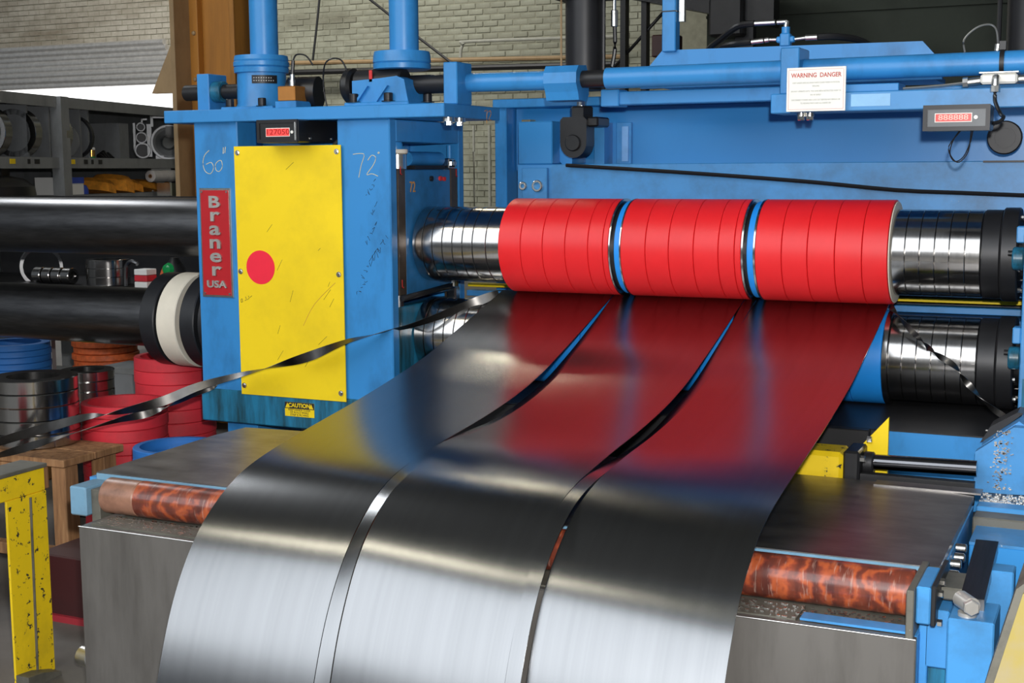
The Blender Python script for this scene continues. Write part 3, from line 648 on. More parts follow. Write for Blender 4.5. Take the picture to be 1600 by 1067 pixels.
# position sensors
s_ = thing('encoder', 'bronze square position sensor on a blue block beside the left jack', 'sensor', (-2.10, -0.17, 1.71))
part('mount_block', M().box(-2.165, -2.075, -0.22, -0.12, 1.710, 1.738, 0.002), BLUE, s_)
part('sensor_body', M().box(-2.160, -2.085, -0.21, -0.13, 1.738, 1.792, 0.003), BRONZE, s_)
part('connector', M().cyl((-2.12, -0.17, 1.792), (-2.12, -0.17, 1.815), 0.013, 12).cyl((-2.12, -0.17, 1.815), (-2.12, -0.17, 1.835), 0.009, 12), CHROME, s_)
part('cable_boot', M().cyl((-2.12, -0.17, 1.835), (-2.115, -0.17, 1.885), 0.0065, 10), BLACKP, s_)
part('back_disc', M().cyl((-2.175, -0.10, 1.772), (-2.065, -0.08, 1.772), 0.060, 32), BLACKP, s_, 'black round cover behind the sensor')
solo('sensor_cable', M().tube([(-2.115, -0.17, 1.885), (-2.10, -0.17, 1.905), (-2.06, -0.17, 1.90), (-2.03, -0.17, 1.865)], 0.003, 6, 5), BLACKP, 'thin black cable arching from the left bronze sensor', 'cable')
solo('sensor_cable', M().tube([(-1.885, -0.17, 1.835), (-1.91, -0.17, 1.878), (-1.95, -0.17, 1.885), (-2.0, -0.14, 1.865), (-2.02, -0.12, 1.79), (-2.005, -0.12, 1.712)], 0.003, 6, 5), BLACKP, 'thin grey cable arching from the right jack and dropping to the plate', 'cable')
solo('shaft_stub', M().cyl((-2.64, -0.12, 1.785), (-2.56, -0.12, 1.785), 0.030, 20), BLACKM, 'short black shaft end left of the left bracket', 'shaft')
solo('drive_shaft', M().cyl((-2.46, JY, 1.785), (-2.385, JY, 1.785), 0.028, 20), BLACKM, 'short dark shaft between left bracket and round jack', 'shaft')
solo('drive_shaft', M().cyl((-1.655, JY, 1.786), (-1.478, JY, 1.786), 0.033, 24), BLACKM, 'dark worn shaft between the right jack and the right bracket', 'shaft')

# digital readout on tower
def readout(x0, x1, y, z0, z1, depth, lb, fmat, bright, win):
    r = thing('digital_readout', lb, 'digital display', ((x0 + x1) / 2, y, z0))
    part('case', M().box(x0, x1, y, y + depth, z0, z1, 0.004), BLACKP, r)
    b = 0.012
    part('bezel', M().box(x0, x1, y - 0.006, y, z1 - b, z1).box(x0, x1, y - 0.006, y, z0, z0 + b).box(x0, x0 + b, y - 0.006, y, z0 + b, z1 - b).box(x1 - b, x1, y - 0.006, y, z0 + b, z1 - b), BLACKM, r)
    fc = part('face', M().box(x0 + b, x1 - b, y - 0.002, y, z0 + b, z1 - b), fmat, r)
    a0, a1, c0, c1 = win
    part('window_border', M().box(a0 - 0.002, a1 + 0.002, y - 0.003, y - 0.002, c0 - 0.002, c1 + 0.002), WHITE, fc)
    part('red_window', M().box(a0, a1, y - 0.004, y - 0.003, c0, c1), REDLED, fc)
    text('digits', '127050' if not bright else '888888', (c1 - c0) * 1.0, ((a0 + a1) / 2, y - 0.0045, (c0 + c1) / 2), LEDSEG if not bright else LEDSEG2, fc, 0.0002, 1.3)
    part('button', M().cyl((a1 + 0.012, y - 0.002, (c0 + c1) / 2), (a1 + 0.012, y - 0.005, (c0 + c1) / 2), 0.0055, 12), WHITE, fc)
    return r
r = readout(-2.135, -1.965, -0.375, 1.585, 1.665, 0.26, 'black digital readout with red digits under the top plate of the tower', BLACKP, False, (-2.096, -2.0, 1.608, 1.634))
part('trim_strip', M().box(-1.975, -1.970, -0.383, -0.381, 1.593, 1.655), CHROME, r)
part('screw', M().cyl((-1.965, -0.30, 1.600), (-1.962, -0.30, 1.600), 0.005, 10), CHROME, r); part('screw', M().cyl((-1.965, -0.16, 1.600), (-1.962, -0.16, 1.600), 0.005, 10), CHROME, r)
solo('cable_plug', M().box(-1.93, -1.88, -0.15, -0.1, 1.585, 1.64, 0.004).tube([(-1.93, -0.2, 1.58), (-1.90, -0.2, 1.60), (-1.87, -0.2, 1.61)], 0.006, 6, 3), GALV, 'grey plug and cable beside the tower readout', 'plug')
r2 = readout(0.138, 0.318, -0.38, 1.587, 1.659, 0.10, 'black digital readout with red window hanging under the right blue beam', GREYFACE, True, (0.172, 0.268, 1.613, 1.634))
solo('readout_wires', M().tube([(0.232, -0.33, 1.588), (0.215, -0.33, 1.560), (0.208, -0.33, 1.525), (0.222, -0.33, 1.502), (0.245, -0.33, 1.515), (0.262, -0.33, 1.555), (0.268, -0.33, 1.588)], 0.0018, 6, 4)
     .tube([(0.236, -0.335, 1.588), (0.205, -0.335, 1.545), (0.215, -0.335, 1.512), (0.235, -0.335, 1.50), (0.258, -0.335, 1.53), (0.264, -0.335, 1.588)], 0.0018, 6, 4), BLACKP, 'looping thin wires hanging below the right readout', 'wires')

# caution label (stuck on the base beam)
cl = part('caution_label', M().box(-2.112, -1.985, FY - 0.010, FY - 0.008, 0.592, 0.645), YELLOW, h)
part('black_header', M().box(-2.112, -1.985, FY - 0.0105, FY - 0.010, 0.621, 0.645), INKB, cl)
text('lettering', 'CAUTION', 0.021, (-2.049, FY - 0.0108, 0.633), YELLOW, cl, 0.0003, 1.0, bold=0.0006)
for x in (-2.100, -1.997): part('warning_triangle', M().prism([(x - 0.009, 0.624), (x + 0.009, 0.624), (x, 0.642)], 'y', FY - 0.0115, FY - 0.0105), YELLOW, cl)
text('lettering', 'KEEP HANDS CLEAR\nOF ROLLS WHILE\nSTRIP IS MOVING', 0.0105, (-2.049, FY - 0.0104, 0.607), INKB, cl, 0.0003, 1.0, line=0.9)

# ================================================================ DRIVE SIDE FRAME
d = thing('slitter_back_stand', 'large blue back frame of the slitter behind the red rolls', 'machine frame', (-0.6, 0.5, 0.1))
part('upper_panel', M().box(-1.53, 1.1, 0.50, 0.56, 1.48, 1.722, 0.002), PANELBLUE, d)
part('left_post', M().box(-1.585, -1.535, 0.42, 0.62, 0.0, 1.755, 0.003), BLUE, d)
part('top_flange', M().box(-1.585, 1.1, 0.40, 0.62, 1.722, 1.755, 0.003), BLUE, d)
part('lower_beam', M().box(-1.43, 1.1, 0.29, 0.50, 1.06, 1.505, 0.003), BLUE2, d)
part('sliding_block', M().box(-1.425, -1.285, 0.285, 0.50, 1.505, 1.664, 0.004), BLUE, d)
part('lug', M().prism([(-1.285, 1.515), (-1.262, 1.49), (-1.245, 1.49), (-1.235, 1.51), (-1.235, 1.66), (-1.285, 1.66)], 'y', 0.36, 0.50), BLUE, d)
part('brass_shim', M().box(-1.42, -1.385, 0.31, 0.36, 1.664, 1.672), BRASS, d)
part('valve_plate', M().box(-1.402, -1.300, 0.27, 0.29, 1.372, 1.492, 0.002), BLUE2, d)
part('port', M().ring((-1.335, 0.27, 1.425), (-1.335, 0.255, 1.425), 0.022, 0.014, 20, 0.002), CHROME, d)
part('port', M().ring((-1.395, 0.27, 1.425), (-1.395, 0.258, 1.425), 0.016, 0.008, 16, 0.002), CHROME, d)
part('slide_bar', M().box(-1.105, -1.045, 0.485, 0.50, 1.505, 1.66, 0.002).box(-1.165, -1.125, 0.41, 0.50, 1.505, 1.66), BLUE2, d)
part('weld_plate', M().box(-1.08, -1.055, 0.478, 0.486, 1.515, 1.645), plain('pale blue paint', (0.2, 0.42, 0.75), 0.4), d)
part('rear_web', M().box(-1.43, 0.42, 0.44, 0.50, 0.3, 1.06), BLACKM, d)
part('round_cover', M().cyl((0.303, 0.29, 1.579), (0.303, 0.262, 1.579), 0.054, 36, 0.004), BLACKM, d, 'dark grey round cover')
part('cover_hub', M().ring((0.303, 0.262, 1.579), (0.303, 0.257, 1.579), 0.034, 0.030, 30), BLACKM, d)
part('step_ledge', M().box(0.24, 1.1, 0.27, 0.29, 1.500, 1.506), BLACKM, d)
part('base_ledge', M().box(-1.64, 0.5, -0.45, 0.1, 0.70, 0.735, 0.003), BLACKM, d)  # ledge carried on leftwards to darken the gap under the strips
part('dark_backing', M().box(-1.64, 0.03, -0.475, -0.45, 0.0, 0.735, 0.003), BLACKM, d)  # black plate added so the space under the frame reads as shade
part('blue_channel', M().box(0.065, 0.45, -0.46, -0.42, 0.52, 0.738, 0.003), BLUE, d)
part('channel_lip', M().box(0.065, 0.45, -0.463, -0.42, 0.735, 0.739), BLACKM, d)
solo('scrap_strap', M().tube([(-1.221, 0.268, 1.501), (-0.9, 0.268, 1.481), (-0.579, 0.268, 1.459), (-0.3, 0.268, 1.437), (-0.032, 0.268, 1.411), (0.18, 0.268, 1.402), (0.38, 0.268, 1.394)], 0.0075, 6, 3), BLACKM, 'thin dark scrap strap lying along the blue back panel above the red rolls', 'scrap')

# end housing at the far right edge
e = thing('drive_housing', 'pale blue drive side housing at the right edge beside the arbor ends', 'machine frame', (0.65, 0.2, 0))
part('housing', M().box(0.408, 1.0, -0.19, 0.42, 0.76, 1.39, 0.003), BLUE2, e)
part('housing_foot', M().box(0.42, 1.0, -0.25, 0.42, 0.0, 0.76, 0.003), BLUE2, e)
part('teal_band', M().box(0.418, 1.0, -0.196, -0.19, 0.78, 0.868), TEAL, e)
for z, zz in ((1.219, 1.286), (0.925, 0.99)):
    part('hub', M().cyl((0.375, -0.165, z), (0.408, -0.165, z), 0.034, 24, 0.004), TEAL, e)
    part('stud', M().cyl((0.362, -0.165, z + 0.015), (0.375, -0.165, z + 0.015), 0.008, 10), BLACKM, e)
    part('latch_block', M().box(0.385, 0.408, -0.19, -0.14, zz - 0.02, zz + 0.028, 0.003), BLUE2, e)
part('yellow_tag', M().box(0.452, 0.50, -0.262, -0.25, 0.66, 0.70), YELLOW, e)
part('gusset', M().prism([(0.335, 0.615), (0.62, 0.625), (0.62, 0.80), (0.43, 0.80), (0.335, 0.726)], 'y', -0.62, -0.58), BLUE2, e)
part('slanted_rail', M().prism([(0.345, 0.735), (0.36, 0.73), (0.455, 0.80), (0.44, 0.81)], 'y', -0.58, -0.46), BLUE2, e)
part('rail_edge', M().prism([(0.335, 0.728), (0.348, 0.735), (0.445, 0.818), (0.43, 0.82), (0.36, 0.775)], 'y', -0.50, -0.40), BLACKM, e)
part('lower_frame', M().box(0.36, 1.0, -0.74, -0.60, 0.2, 0.618), BLACKM, e)
rnd = random.Random(5); cm = M()
for k in range(140):
    x = 0.40 + rnd.gauss(0, 0.012); z = rnd.uniform(0.63, 0.79); a = rnd.uniform(0.0015, 0.0035)
    cm.box(x - a, x + a, -0.624, -0.620, z - a * 0.6, z + a * 0.6)
for k in range(260):
    x = rnd.uniform(0.36, 0.60); y = rnd.uniform(-0.73, -0.63); a = rnd.uniform(0.001, 0.003)
    cm.box(x - a, x + a, y - a, y + a, 0.618, 0.621)
part('metal_chips', cm, CHROME, e, stuff=True)

# ================================================================ OVERHEAD TUBE AND BEAMS
tb = thing('torque_tube', 'long blue cross shaft tube with collar running over the rolls', 'tube', (-0.5, JY, 1.75))
part('thin_tube', M().cyl((-1.425, JY, 1.786), (-1.125, JY, 1.784), 0.032, 28), BLUE, tb)
part('collar', M().prism([(JY - 0.045, 1.742), (JY - 0.062, 1.77), (JY - 0.06, 1.805), (JY - 0.04, 1.828), (JY + 0.03, 1.832), (JY + 0.05, 1.80), (JY + 0.055, 1.735), (JY + 0.03, 1.712), (JY - 0.035, 1.715)], 'x', -1.118, -1.000), BLUE, tb)
part('coupling', M().cyl((-1.000, JY, 1.784), (-0.915, JY, 1.784), 0.0285, 28), BLACKM, tb)
part('thick_tube', M().cyl((-0.915, JY, 1.784), (0.9, JY, 1.790), 0.0345, 32), BLUE, tb)
part('clamp_band', M().ring((0.315, JY, 1.7885), (0.328, JY, 1.7885), 0.039, 0.034, 28).box(0.312, 0.330, JY - 0.012, JY + 0.012, 1.825, 1.85), BLACKM, tb)
c = thing('hydraulic_cylinder', 'large black hydraulic cylinder standing over the frame with forked clevis', 'cylinder', (-1.18, 0.35, 1.53))
part('barrel', M().cyl((-1.18, 0.35, 1.775), (-1.18, 0.35, 2.6), 0.072, 40), BLACKM, c)
part('tie_rod', M().cyl((-1.262, 0.32, 1.775), (-1.262, 0.32, 2.6), 0.004, 8), TANP, c); part('tie_rod', M().cyl((-1.095, 0.32, 1.775), (-1.095, 0.32, 2.6), 0.008, 8), BLACKM, c)
part('upper_gland', M().box(-1.29, -1.06, 0.26, 0.44, 2.105, 2.16, 0.006), BLACKM, c)
part('piston_rod', M().cyl((-1.185, 0.33, 1.71), (-1.185, 0.33, 1.775), 0.019, 20), CHROME, c)
part('rod_nut', M().hexhead((-1.185, 0.33, 1.672), (0, 0, 1), 0.045, 0.045), BLACKP, c)
fork = []
for k in range(13):
    a = math.pi * k / 12; fork.append((-1.190 - 0.052 * math.cos(a) * -1, 1.585 - 0.058 * math.sin(a)))
part('clevis', M().prism([(-1.242, 1.665), (-1.231, 1.676), (-1.149, 1.676), (-1.138, 1.665)] + fork, 'y', 0.26, 0.34), BLACKP, c)
part('clevis_arm', M().box(-1.146, -1.100, 0.28, 0.40, 1.640, 1.676, 0.006), BLACKP, c)
part('pin', M().cyl((-1.190, 0.26, 1.582), (-1.190, 0.25, 1.582), 0.030, 24, 0.003), BLACKP, c)
c = thing('hose', 'black hydraulic hose with crimped steel end right of the black cylinder', 'hose', (-1.05, 0.35, 1.80))
part('hose_line', M().tube([(-1.06, 0.34, 2.02), (-1.058, 0.34, 1.92), (-1.07, 0.34, 1.84), (-1.05, 0.34, 1.79)], 0.008, 8, 4), BLACKP, c)
part('crimp', M().cyl((-1.06, 0.34, 2.0), (-1.06, 0.34, 2.06), 0.013, 12, 0.002).cyl((-1.06, 0.34, 2.06), (-1.06, 0.34, 2.20), 0.007, 10), CHROME, c)
c = thing('hydraulic_cylinder', 'dark hydraulic cylinder at the top right corner behind the tube', 'cylinder', (0.28, 0.55, 1.76))
part('barrel', M().cyl((0.34, 0.62, 1.757), (0.34, 0.62, 2.6), 0.075, 36), BLACKM, c)
part('base_cap', M().box(0.25, 0.43, 0.52, 0.72, 1.755, 1.80, 0.005), BLACKM, c)
part('tie_rod', M().cyl((0.245, 0.58, 1.757), (0.245, 0.58, 2.6), 0.008, 8), BLACKM, c)

b = thing('lower_rail', 'thin blue horizontal rail under the left half of the long tube', 'rail', (-0.6, -0.05, 1.69))
part('rail', M().box(-0.905, -0.30, -0.05, 0.02, 1.700, 1.744, 0.003), BLUE, b)
part('stop_block', M().box(-0.96, -0.895, -0.06, 0.03, 1.695, 1.752, 0.003), BLUE, b)
b = thing('cross_beam', 'blue cross beam at the upper right with grinding marks on its face', 'beam', (0.2, -0.15, 1.65))
part('beam', M().box(-0.275, 1.1, -0.22, -0.06, 1.655, 1.712, 0.003), BLUE2, b)
part('end_block', M().box(-0.338, -0.275, -0.225, -0.06, 1.652, 1.712, 0.003), BLUE, b)
part('upper_step', M().box(-0.22, 0.04, -0.20, -0.07, 1.712, 1.735, 0.002), BLUE, b)
part('upright', M().box(-0.316, -0.258, -0.20, -0.06, 1.712, 1.852, 0.003), BLUE, b)
for x in (-0.255, -0.228): part('bolt', M().cyl((x, -0.17, 1.643), (x, -0.17, 1.655), 0.014, 14).hexhead((x, -0.17, 1.645), (0, 0, -1), 0.0115, 0.014), CHROME, b)
part('tape_marks', M().box(-0.095, 0.02, -0.2212, -0.2205, 1.668, 1.704), plain('rubbed pale blue', (0.25, 0.5, 0.78), 0.35), b)
sg = thing('warning_sign', 'white warning sign with red heading screwed on the blue cross beam', 'sign', (-0.195, -0.24, 1.655))
SY = -0.236
sgp = part('sign_plate', M().box(-0.286, -0.108, SY - 0.003, SY + 0.001, 1.656, 1.787, 0.001), WHITE, sg)
bd = M(); x0, x1, z0, z1, w = -0.280, -0.114, 1.662, 1.781, 0.0007
bd.box(x0, x1, SY - 0.0035, SY - 0.003, z0, z0 + w).box(x0, x1, SY - 0.0035, SY - 0.003, z1 - w, z1).box(x0, x0 + w, SY - 0.0035, SY - 0.003, z0, z1).box(x1 - w, x1, SY - 0.0035, SY - 0.003, z0, z1)
part('border_line', bd, INKR, sg)
text('heading', 'WARNING  DANGER', 0.0185, (-0.197, SY - 0.0034, 1.763), INKR, sg, 0.0003, 0.86, bold=0.0004)
for z, tx in ((1.741, 'KEEP HANDS AND ALL BODY PARTS CLEAR WHEN IN MOTION'), (1.731, 'ROLLING'), (1.716, 'DO NOT OPERATE UNTIL YOU HAVE BEEN INSTRUCTED HOW TO'), (1.705, 'DO SO SAFELY'), (1.690, 'DISCONNECT POWER AND LOCK OUT BEFORE ANY SERVICE OR'), (1.680, 'TO MOVING PARTS AND ALL KNIVES ON')):
    text('small_print', tx, 0.0062, (-0.197, SY - 0.0034, z), INKG, sg, 0.0002, 0.80)
for x in (-0.28, -0.114): part('screw', M().cyl((x, SY - 0.003, 1.783), (x, SY - 0.0045, 1.783), 0.003, 8), CHROME, sg)

b = thing('guard_plate', 'tapered blue plate standing behind the long tube with an upright bar', 'plate', (-0.35, 0.1, 1.72))
part('plate', M().prism([(-0.875, 1.80), (-0.796, 1.887), (0.062, 1.880), (0.125, 1.81), (0.125, 1.76), (-0.875, 1.76)], 'y', 0.10, 0.125), BLUE, b)
part('rear_flange', M().box(-0.8, 0.1, 0.125, 0.38, 1.76, 1.775), BLUE, b)
part('upright_bar', M().box(-0.792, -0.744, 0.08, 0.13, 1.880, 2.5, 0.003), BLUE, b)
part('tie_band', M().box(-0.794, -0.742, 0.078, 0.132, 2.012, 2.016), BLACKP, b)
part('conduit', M().box(-0.738, -0.72, 0.10, 0.12, 1.98, 2.5), GALV, b)
f_ = thing('hose_manifold', 'blue hose junction with bright fittings on top of the guard plate', 'fitting', (-0.375, 0.11, 1.885))
part('body', M().box(-0.392, -0.358, 0.095, 0.13, 1.882, 1.925, 0.004).box(-0.405, -0.345, 0.10, 0.125, 1.895, 1.915, 0.004).cyl((-0.375, 0.11, 1.925), (-0.375, 0.11, 1.945), 0.014, 12), BLUE, f_)
for p0, p1, r in (((-0.405, 0.11, 1.906), (-0.43, 0.11, 1.907), 0.006), ((-0.43, 0.11, 1.907), (-0.445, 0.11, 1.905), 0.009), ((-0.448, 0.11, 1.905), (-0.49, 0.11, 1.902), 0.009), ((-0.345, 0.11, 1.905), (-0.31, 0.11, 1.908), 0.006), ((-0.31, 0.11, 1.908), (-0.27, 0.11, 1.908), 0.010), ((-0.375, 0.11, 1.945), (-0.372, 0.11, 1.966), 0.008), ((-0.37, 0.11, 1.962), (-0.405, 0.11, 1.962), 0.008), ((-0.41, 0.11, 1.962), (-0.48, 0.11, 1.962), 0.009)):
    part('fitting', M().cyl(p0, p1, r, 10, 0.001), CHROME, f_)
for pts in ([(-0.48, 0.11, 1.962), (-0.54, 0.13, 1.958), (-0.62, 0.2, 1.925), (-0.70, 0.3, 1.89), (-0.74, 0.35, 1.80)], [(-0.49, 0.11, 1.902), (-0.55, 0.13, 1.90), (-0.62, 0.2, 1.895), (-0.68, 0.3, 1.86), (-0.70, 0.36, 1.79)], [(-0.27, 0.11, 1.908), (-0.21, 0.13, 1.908), (-0.14, 0.2, 1.895), (-0.10, 0.3, 1.85), (-0.08, 0.36, 1.79)]):
    part('hose_line', M().tube(pts, 0.011, 8, 5), BLACKP, f_)
jb = thing('junction_box', 'cream metal junction box with conduit fittings on the right cross beam', 'junction box', (0.325, -0.2, 1.712))
part('box', M().box(0.272, 0.372, -0.225, -0.17, 1.722, 1.752, 0.006), WHITE, jb)
part('lid', M().box(0.268, 0.376, -0.23, -0.165, 1.752, 1.757, 0.001), GALV, jb)
part('fitting', M().cyl((0.225, -0.2, 1.728), (0.272, -0.2, 1.733), 0.012, 12, 0.002).cyl((0.222, -0.2, 1.728), (0.236, -0.2, 1.729), 0.016, 8), GALV, jb)
part('fitting', M().cyl((0.372, -0.2, 1.735), (0.44, -0.2, 1.735), 0.012, 12, 0.002), GALV, jb)
part('elbow', M().tube([(0.316, -0.225, 1.738), (0.316, -0.248, 1.736), (0.316, -0.252, 1.715)], 0.011, 10, 4).cyl((0.316, -0.252, 1.715), (0.316, -0.252, 1.698), 0.014, 8), GALV, jb)
part('cable', M().tube([(0.316, -0.252, 1.70), (0.318, -0.254, 1.67), (0.335, -0.27, 1.635), (0.345, -0.29, 1.625), (0.335, -0.30, 1.612), (0.318, -0.31, 1.608)], 0.0055, 8, 5), BLACKP, jb)
solo('conduit_run', M().tube([(0.225, -0.2, 1.728), (0.15, -0.19, 1.722), (0.05, -0.18, 1.718)], 0.005, 6, 3), GALV, 'thin grey conduit lying on the cross beam left of the junction box', 'conduit')
solo('tube_sensor_wire', M().tube([(0.215, JY, 1.823), (0.212, JY, 1.86), (0.245, JY, 1.892), (0.28, JY, 1.90), (0.300, JY, 1.885), (0.308, JY, 1.84)], 0.0028, 6, 5).cyl((0.306, JY, 1.823), (0.308, JY, 1.842), 0.009, 10), GALV, 'thin grey wire arching over the long blue tube at the right', 'wire')

# ================================================================ TABLE
TZ = 0.65
t = thing('exit_table', 'scuffed dark steel exit table with blue edges under the strips', 'table', (-0.8, -1.1, 0.63))
part('left_top', M().prism([(-1.925, -1.49), (-1.30, -1.49), (-1.30, -0.72), (-1.93, -0.78), (-1.945, -0.93)], 'z', 0.634, TZ), SLAB, t)
part('right_top', M().prism([(-1.298, -1.49), (0.355, -1.49), (0.355, -0.815), (0.10, -0.745), (-1.298, -0.72)], 'z', 0.634, TZ), SLAB, t)
part('front_edge', M().box(-1.92, 0.352, -1.496, -1.49, 0.622, 0.648, 0.001), EDGE, t)
part('left_edge', M().box(-1.95, -1.925, -1.49, -0.80, 0.612, 0.634), BLUE2, t)
part('under_frame', M().box(-1.88, 0.34, -1.48, -0.85, 0.56, 0.634), BLACKM, t)
part('side_plate', M().box(0.340, 0.358, -1.66, -0.85, 0.45, 0.634, 0.002), BLUE2, t)
for y, z in ((-1.235, 0.626), (-1.265, 0.612), (-1.335, 0.616), (-1.365, 0.600)):
    part('bolt', M().cyl((0.358, y, z), (0.384, y, z), 0.011, 14, 0.003), CHROME, t)
part('wear_strip', M().box(0.10, 0.37, -0.80, -0.745, TZ, 0.655), SLAB, t)
r = thing('strip_roller', 'long glossy reddish-brown roller in front of the exit table', 'roller', (-0.74, -1.565, 0.562))
part('roller_body', M().cyl((-1.70, -1.562, 0.611), (0.318, -1.562, 0.611), 0.049, 56, 0.003), ROLLER, r)
part('worn_end', M().cyl((-1.815, -1.562, 0.611), (-1.70, -1.562, 0.611), 0.0485, 56, 0.003), plain('worn brown roller end', (0.26, 0.13, 0.085), 0.35, var=0.4, scale=18), r)
part('axle', M().cyl((-1.86, -1.562, 0.611), (0.36, -1.562, 0.611), 0.015, 16), STEEL, r)
b = thing('roller_bracket', 'blue end block of the roller at the right with small bolts', 'bracket', (0.35, -1.62, 0.567))
part('block', M().box(0.338, 0.366, -1.70, -1.55, 0.592, 0.668, 0.003), BLUE2, b)
part('inner_plate', M().box(0.322, 0.337, -1.72, -1.50, 0.52, 0.664, 0.002), GRIME, b)
part('cap', M().box(0.325, 0.372, -1.56, -1.50, 0.636, 0.656, 0.003), GRIME, b)
part('back_bar', M().box(0.366, 0.376, -1.70, -1.50, 0.59, 0.672, 0.002), BLACKM, b)
for y, z in ((-1.64, 0.665), (-1.665, 0.648), (-1.64, 0.603), (-1.665, 0.588)): part('bolt', M().hexhead((0.376, y, z), (1, 0, 0), 0.008, 0.010), CHROME, b)
b = thing('roller_bracket', 'worn blue end block of the roller at the left by the red ring stack', 'bracket', (-1.87, -1.6, 0.555))
part('block', M().box(-1.905, -1.848, -1.62, -1.52, 0.560, 0.640, 0.004), EDGE, b)
part('arm', M().box(-1.848, -1.818, -1.60, -1.50, 0.50, 0.632, 0.002), GRIME, b)
bx = thing('pit_box', 'large grimy dark steel box under the roller at the mouth of the pit', 'steel box', (-0.7, -1.5, 0))
part('left_front', M().box(-1.782, 0.343, -1.722, -1.70, 0, 0.566, 0.002), BOXST, bx)
part('left_side', M().box(-1.782, -1.76, -1.70, -0.95, 0.0, 0.566), BOXST, bx)
part('right_side', M().box(0.321, 0.343, -1.70, -0.95, 0.0, 0.566, 0.002), BLUE2, bx)
part('top_ledge', M().box(-1.76, 0.321, -1.70, -1.50, 0.548, 0.560), GRIME, bx)
part('ledge_angle', M().box(-1.0, 0.10, -1.698, -1.60, 0.560, 0.568).box(-1.76, -1.2, -1.698, -1.62, 0.560, 0.570), GRIME, bx)
part('edge_bead', M().cyl((-1.782, -1.722, 0.566), (0.343, -1.722, 0.566), 0.0015, 8), GALV, bx)
part('edge_bead', M().cyl((0.343, -1.722, 0.0), (0.343, -1.722, 0.567), 0.0015, 8), GALV, bx)
part('blue_strip', M().box(0.11, 0.321, -1.70, -1.66, 0.568, 0.573), BLUE2, bx)
rnd = random.Random(9); cm = M()
for k in range(520):
    x = rnd.choice((rnd.uniform(-1.75, -1.3), rnd.uniform(-0.2, 0.3))); y = rnd.uniform(-1.695, -1.61); a = rnd.uniform(0.0006, 0.0018)
    cm.box(x - a * 2, x + a * 2, y - a, y + a, 0.568, 0.5705)
part('metal_chips', cm, CHROME, bx, stuff=True)

# blue machinery at the right edge
g = thing('side_guide_frame', 'stepped blue frame at the lower right beside the table end', 'machine frame', (0.5, -1.3, 0))
part('front_plate', M().box(0.402, 0.488, -1.73, -1.60, 0.0, 0.622, 0.003), BLUE2, g)
part('inner_plate', M().box(0.352, 0.398, -1.66, -1.56, 0.492, 0.612, 0.003), BLUE2, g)
part('inner_post', M().box(0.358, 0.398, -1.64, -1.50, 0.0, 0.492), TEAL, g)
part('rear_plate', M().box(0.428, 0.505, -1.52, -1.46, 0.0, 0.665, 0.003), BLUE2, g)
part('top_clamp', M().box(0.365, 0.43, -1.62, -1.50, 0.622, 0.648, 0.004), GRIME, g)
part('grey_bar', M().prism([(-1.66, 0.622), (-1.66, 0.645), (-1.38, 0.690), (-1.38, 0.665)], 'x', 0.416, 0.462), DARKSTEEL, g)
part('bolt', M().cyl((0.435, -1.70, 0.622), (0.435, -1.70, 0.63), 0.018, 16).hexhead((0.442, -1.72, 0.648), (0.3, -1, 0), 0.016, 0.016).cyl((0.42, -1.68, 0.648), (0.445, -1.72, 0.648), 0.017, 16), LETTER, g)
part('back_block', M().box(0.375, 0.9, -1.10, -0.98, 0.0, 0.600, 0.003), BLUE, g)
part('back_block_top', M().box(0.375, 0.9, -1.10, -0.94, 0.600, 0.607), BLUE2, g)
part('brown_rail', M().box(0.365, 0.9, -0.94, -0.87, 0.55, 0.628, 0.003), GRIME, g)
part('blue_rail', M().box(0.365, 0.9, -0.86, -0.80, 0.55, 0.636, 0.003), BLUE2, g)
c = thing('yellow_ram', 'chipped yellow hydraulic ram with black rod behind the table', 'hydraulic ram', (0.0, -0.68, 0.62))
part('yellow_barrel', M().box(-0.35, 0.004, -0.72, -0.60, 0.625, 0.714, 0.012), YELLOWCHIP, c)
part('gland_block', M().box(0.004, 0.048, -0.725, -0.60, 0.622, 0.722, 0.006), BLACKM, c)
part('gland', M().cyl((0.048, -0.66, 0.68), (0.078, -0.66, 0.68), 0.032, 28, 0.004), BLACKM, c)
for y, z in ((-0.72, 0.700), (-0.62, 0.735), (-0.70, 0.64)): part('bolt', M().hexhead((0.048, y + 0.01, z), (1, 0, 0), 0.010, 0.014), CHROME, c)
part('piston_rod', M().cyl((0.078, -0.66, 0.685), (0.345, -0.66, 0.690), 0.021, 32), metal('black chrome rod', (0.16, 0.16, 0.17), 0.12, 0.05), c)
part('lower_guard', M().box(0.05, 0.345, -0.72, -0.69, 0.60, 0.662), BLACKM, c)
solo('yellow_gusset', M().prism([(0.03, 0.715), (0.103, 0.800), (0.103, 0.60), (0.03, 0.60)], 'y', -0.60, -0.585), YELLOW, 'orange-yellow triangular gusset plate behind the black ram gland', 'gusset')
gc = thing('corner_guard', 'worn yellow and grey sloping guard plate in the bottom right corner', 'guard', (0.7, -2.1, 0))
part('plate', M().prism([(0.513, 0.62), (0.559, 0.806), (0.72, 0.95), (0.95, 0.95), (0.95, 0.1), (0.4, 0.1)], 'y', -2.12, -2.10), paint('scraped yellow guard', (0.33, 0.26, 0.07), (0.28, 0.25, 0.22), 1.0, 0.5, 5.0, (1, 1, 1)), gc)
part('edge_rail', M().prism([(0.500, 0.62), (0.513, 0.62), (0.559, 0.806), (0.72, 0.95), (0.712, 0.962), (0.548, 0.81)], 'y', -2.11, -1.95), GRIME, gc)

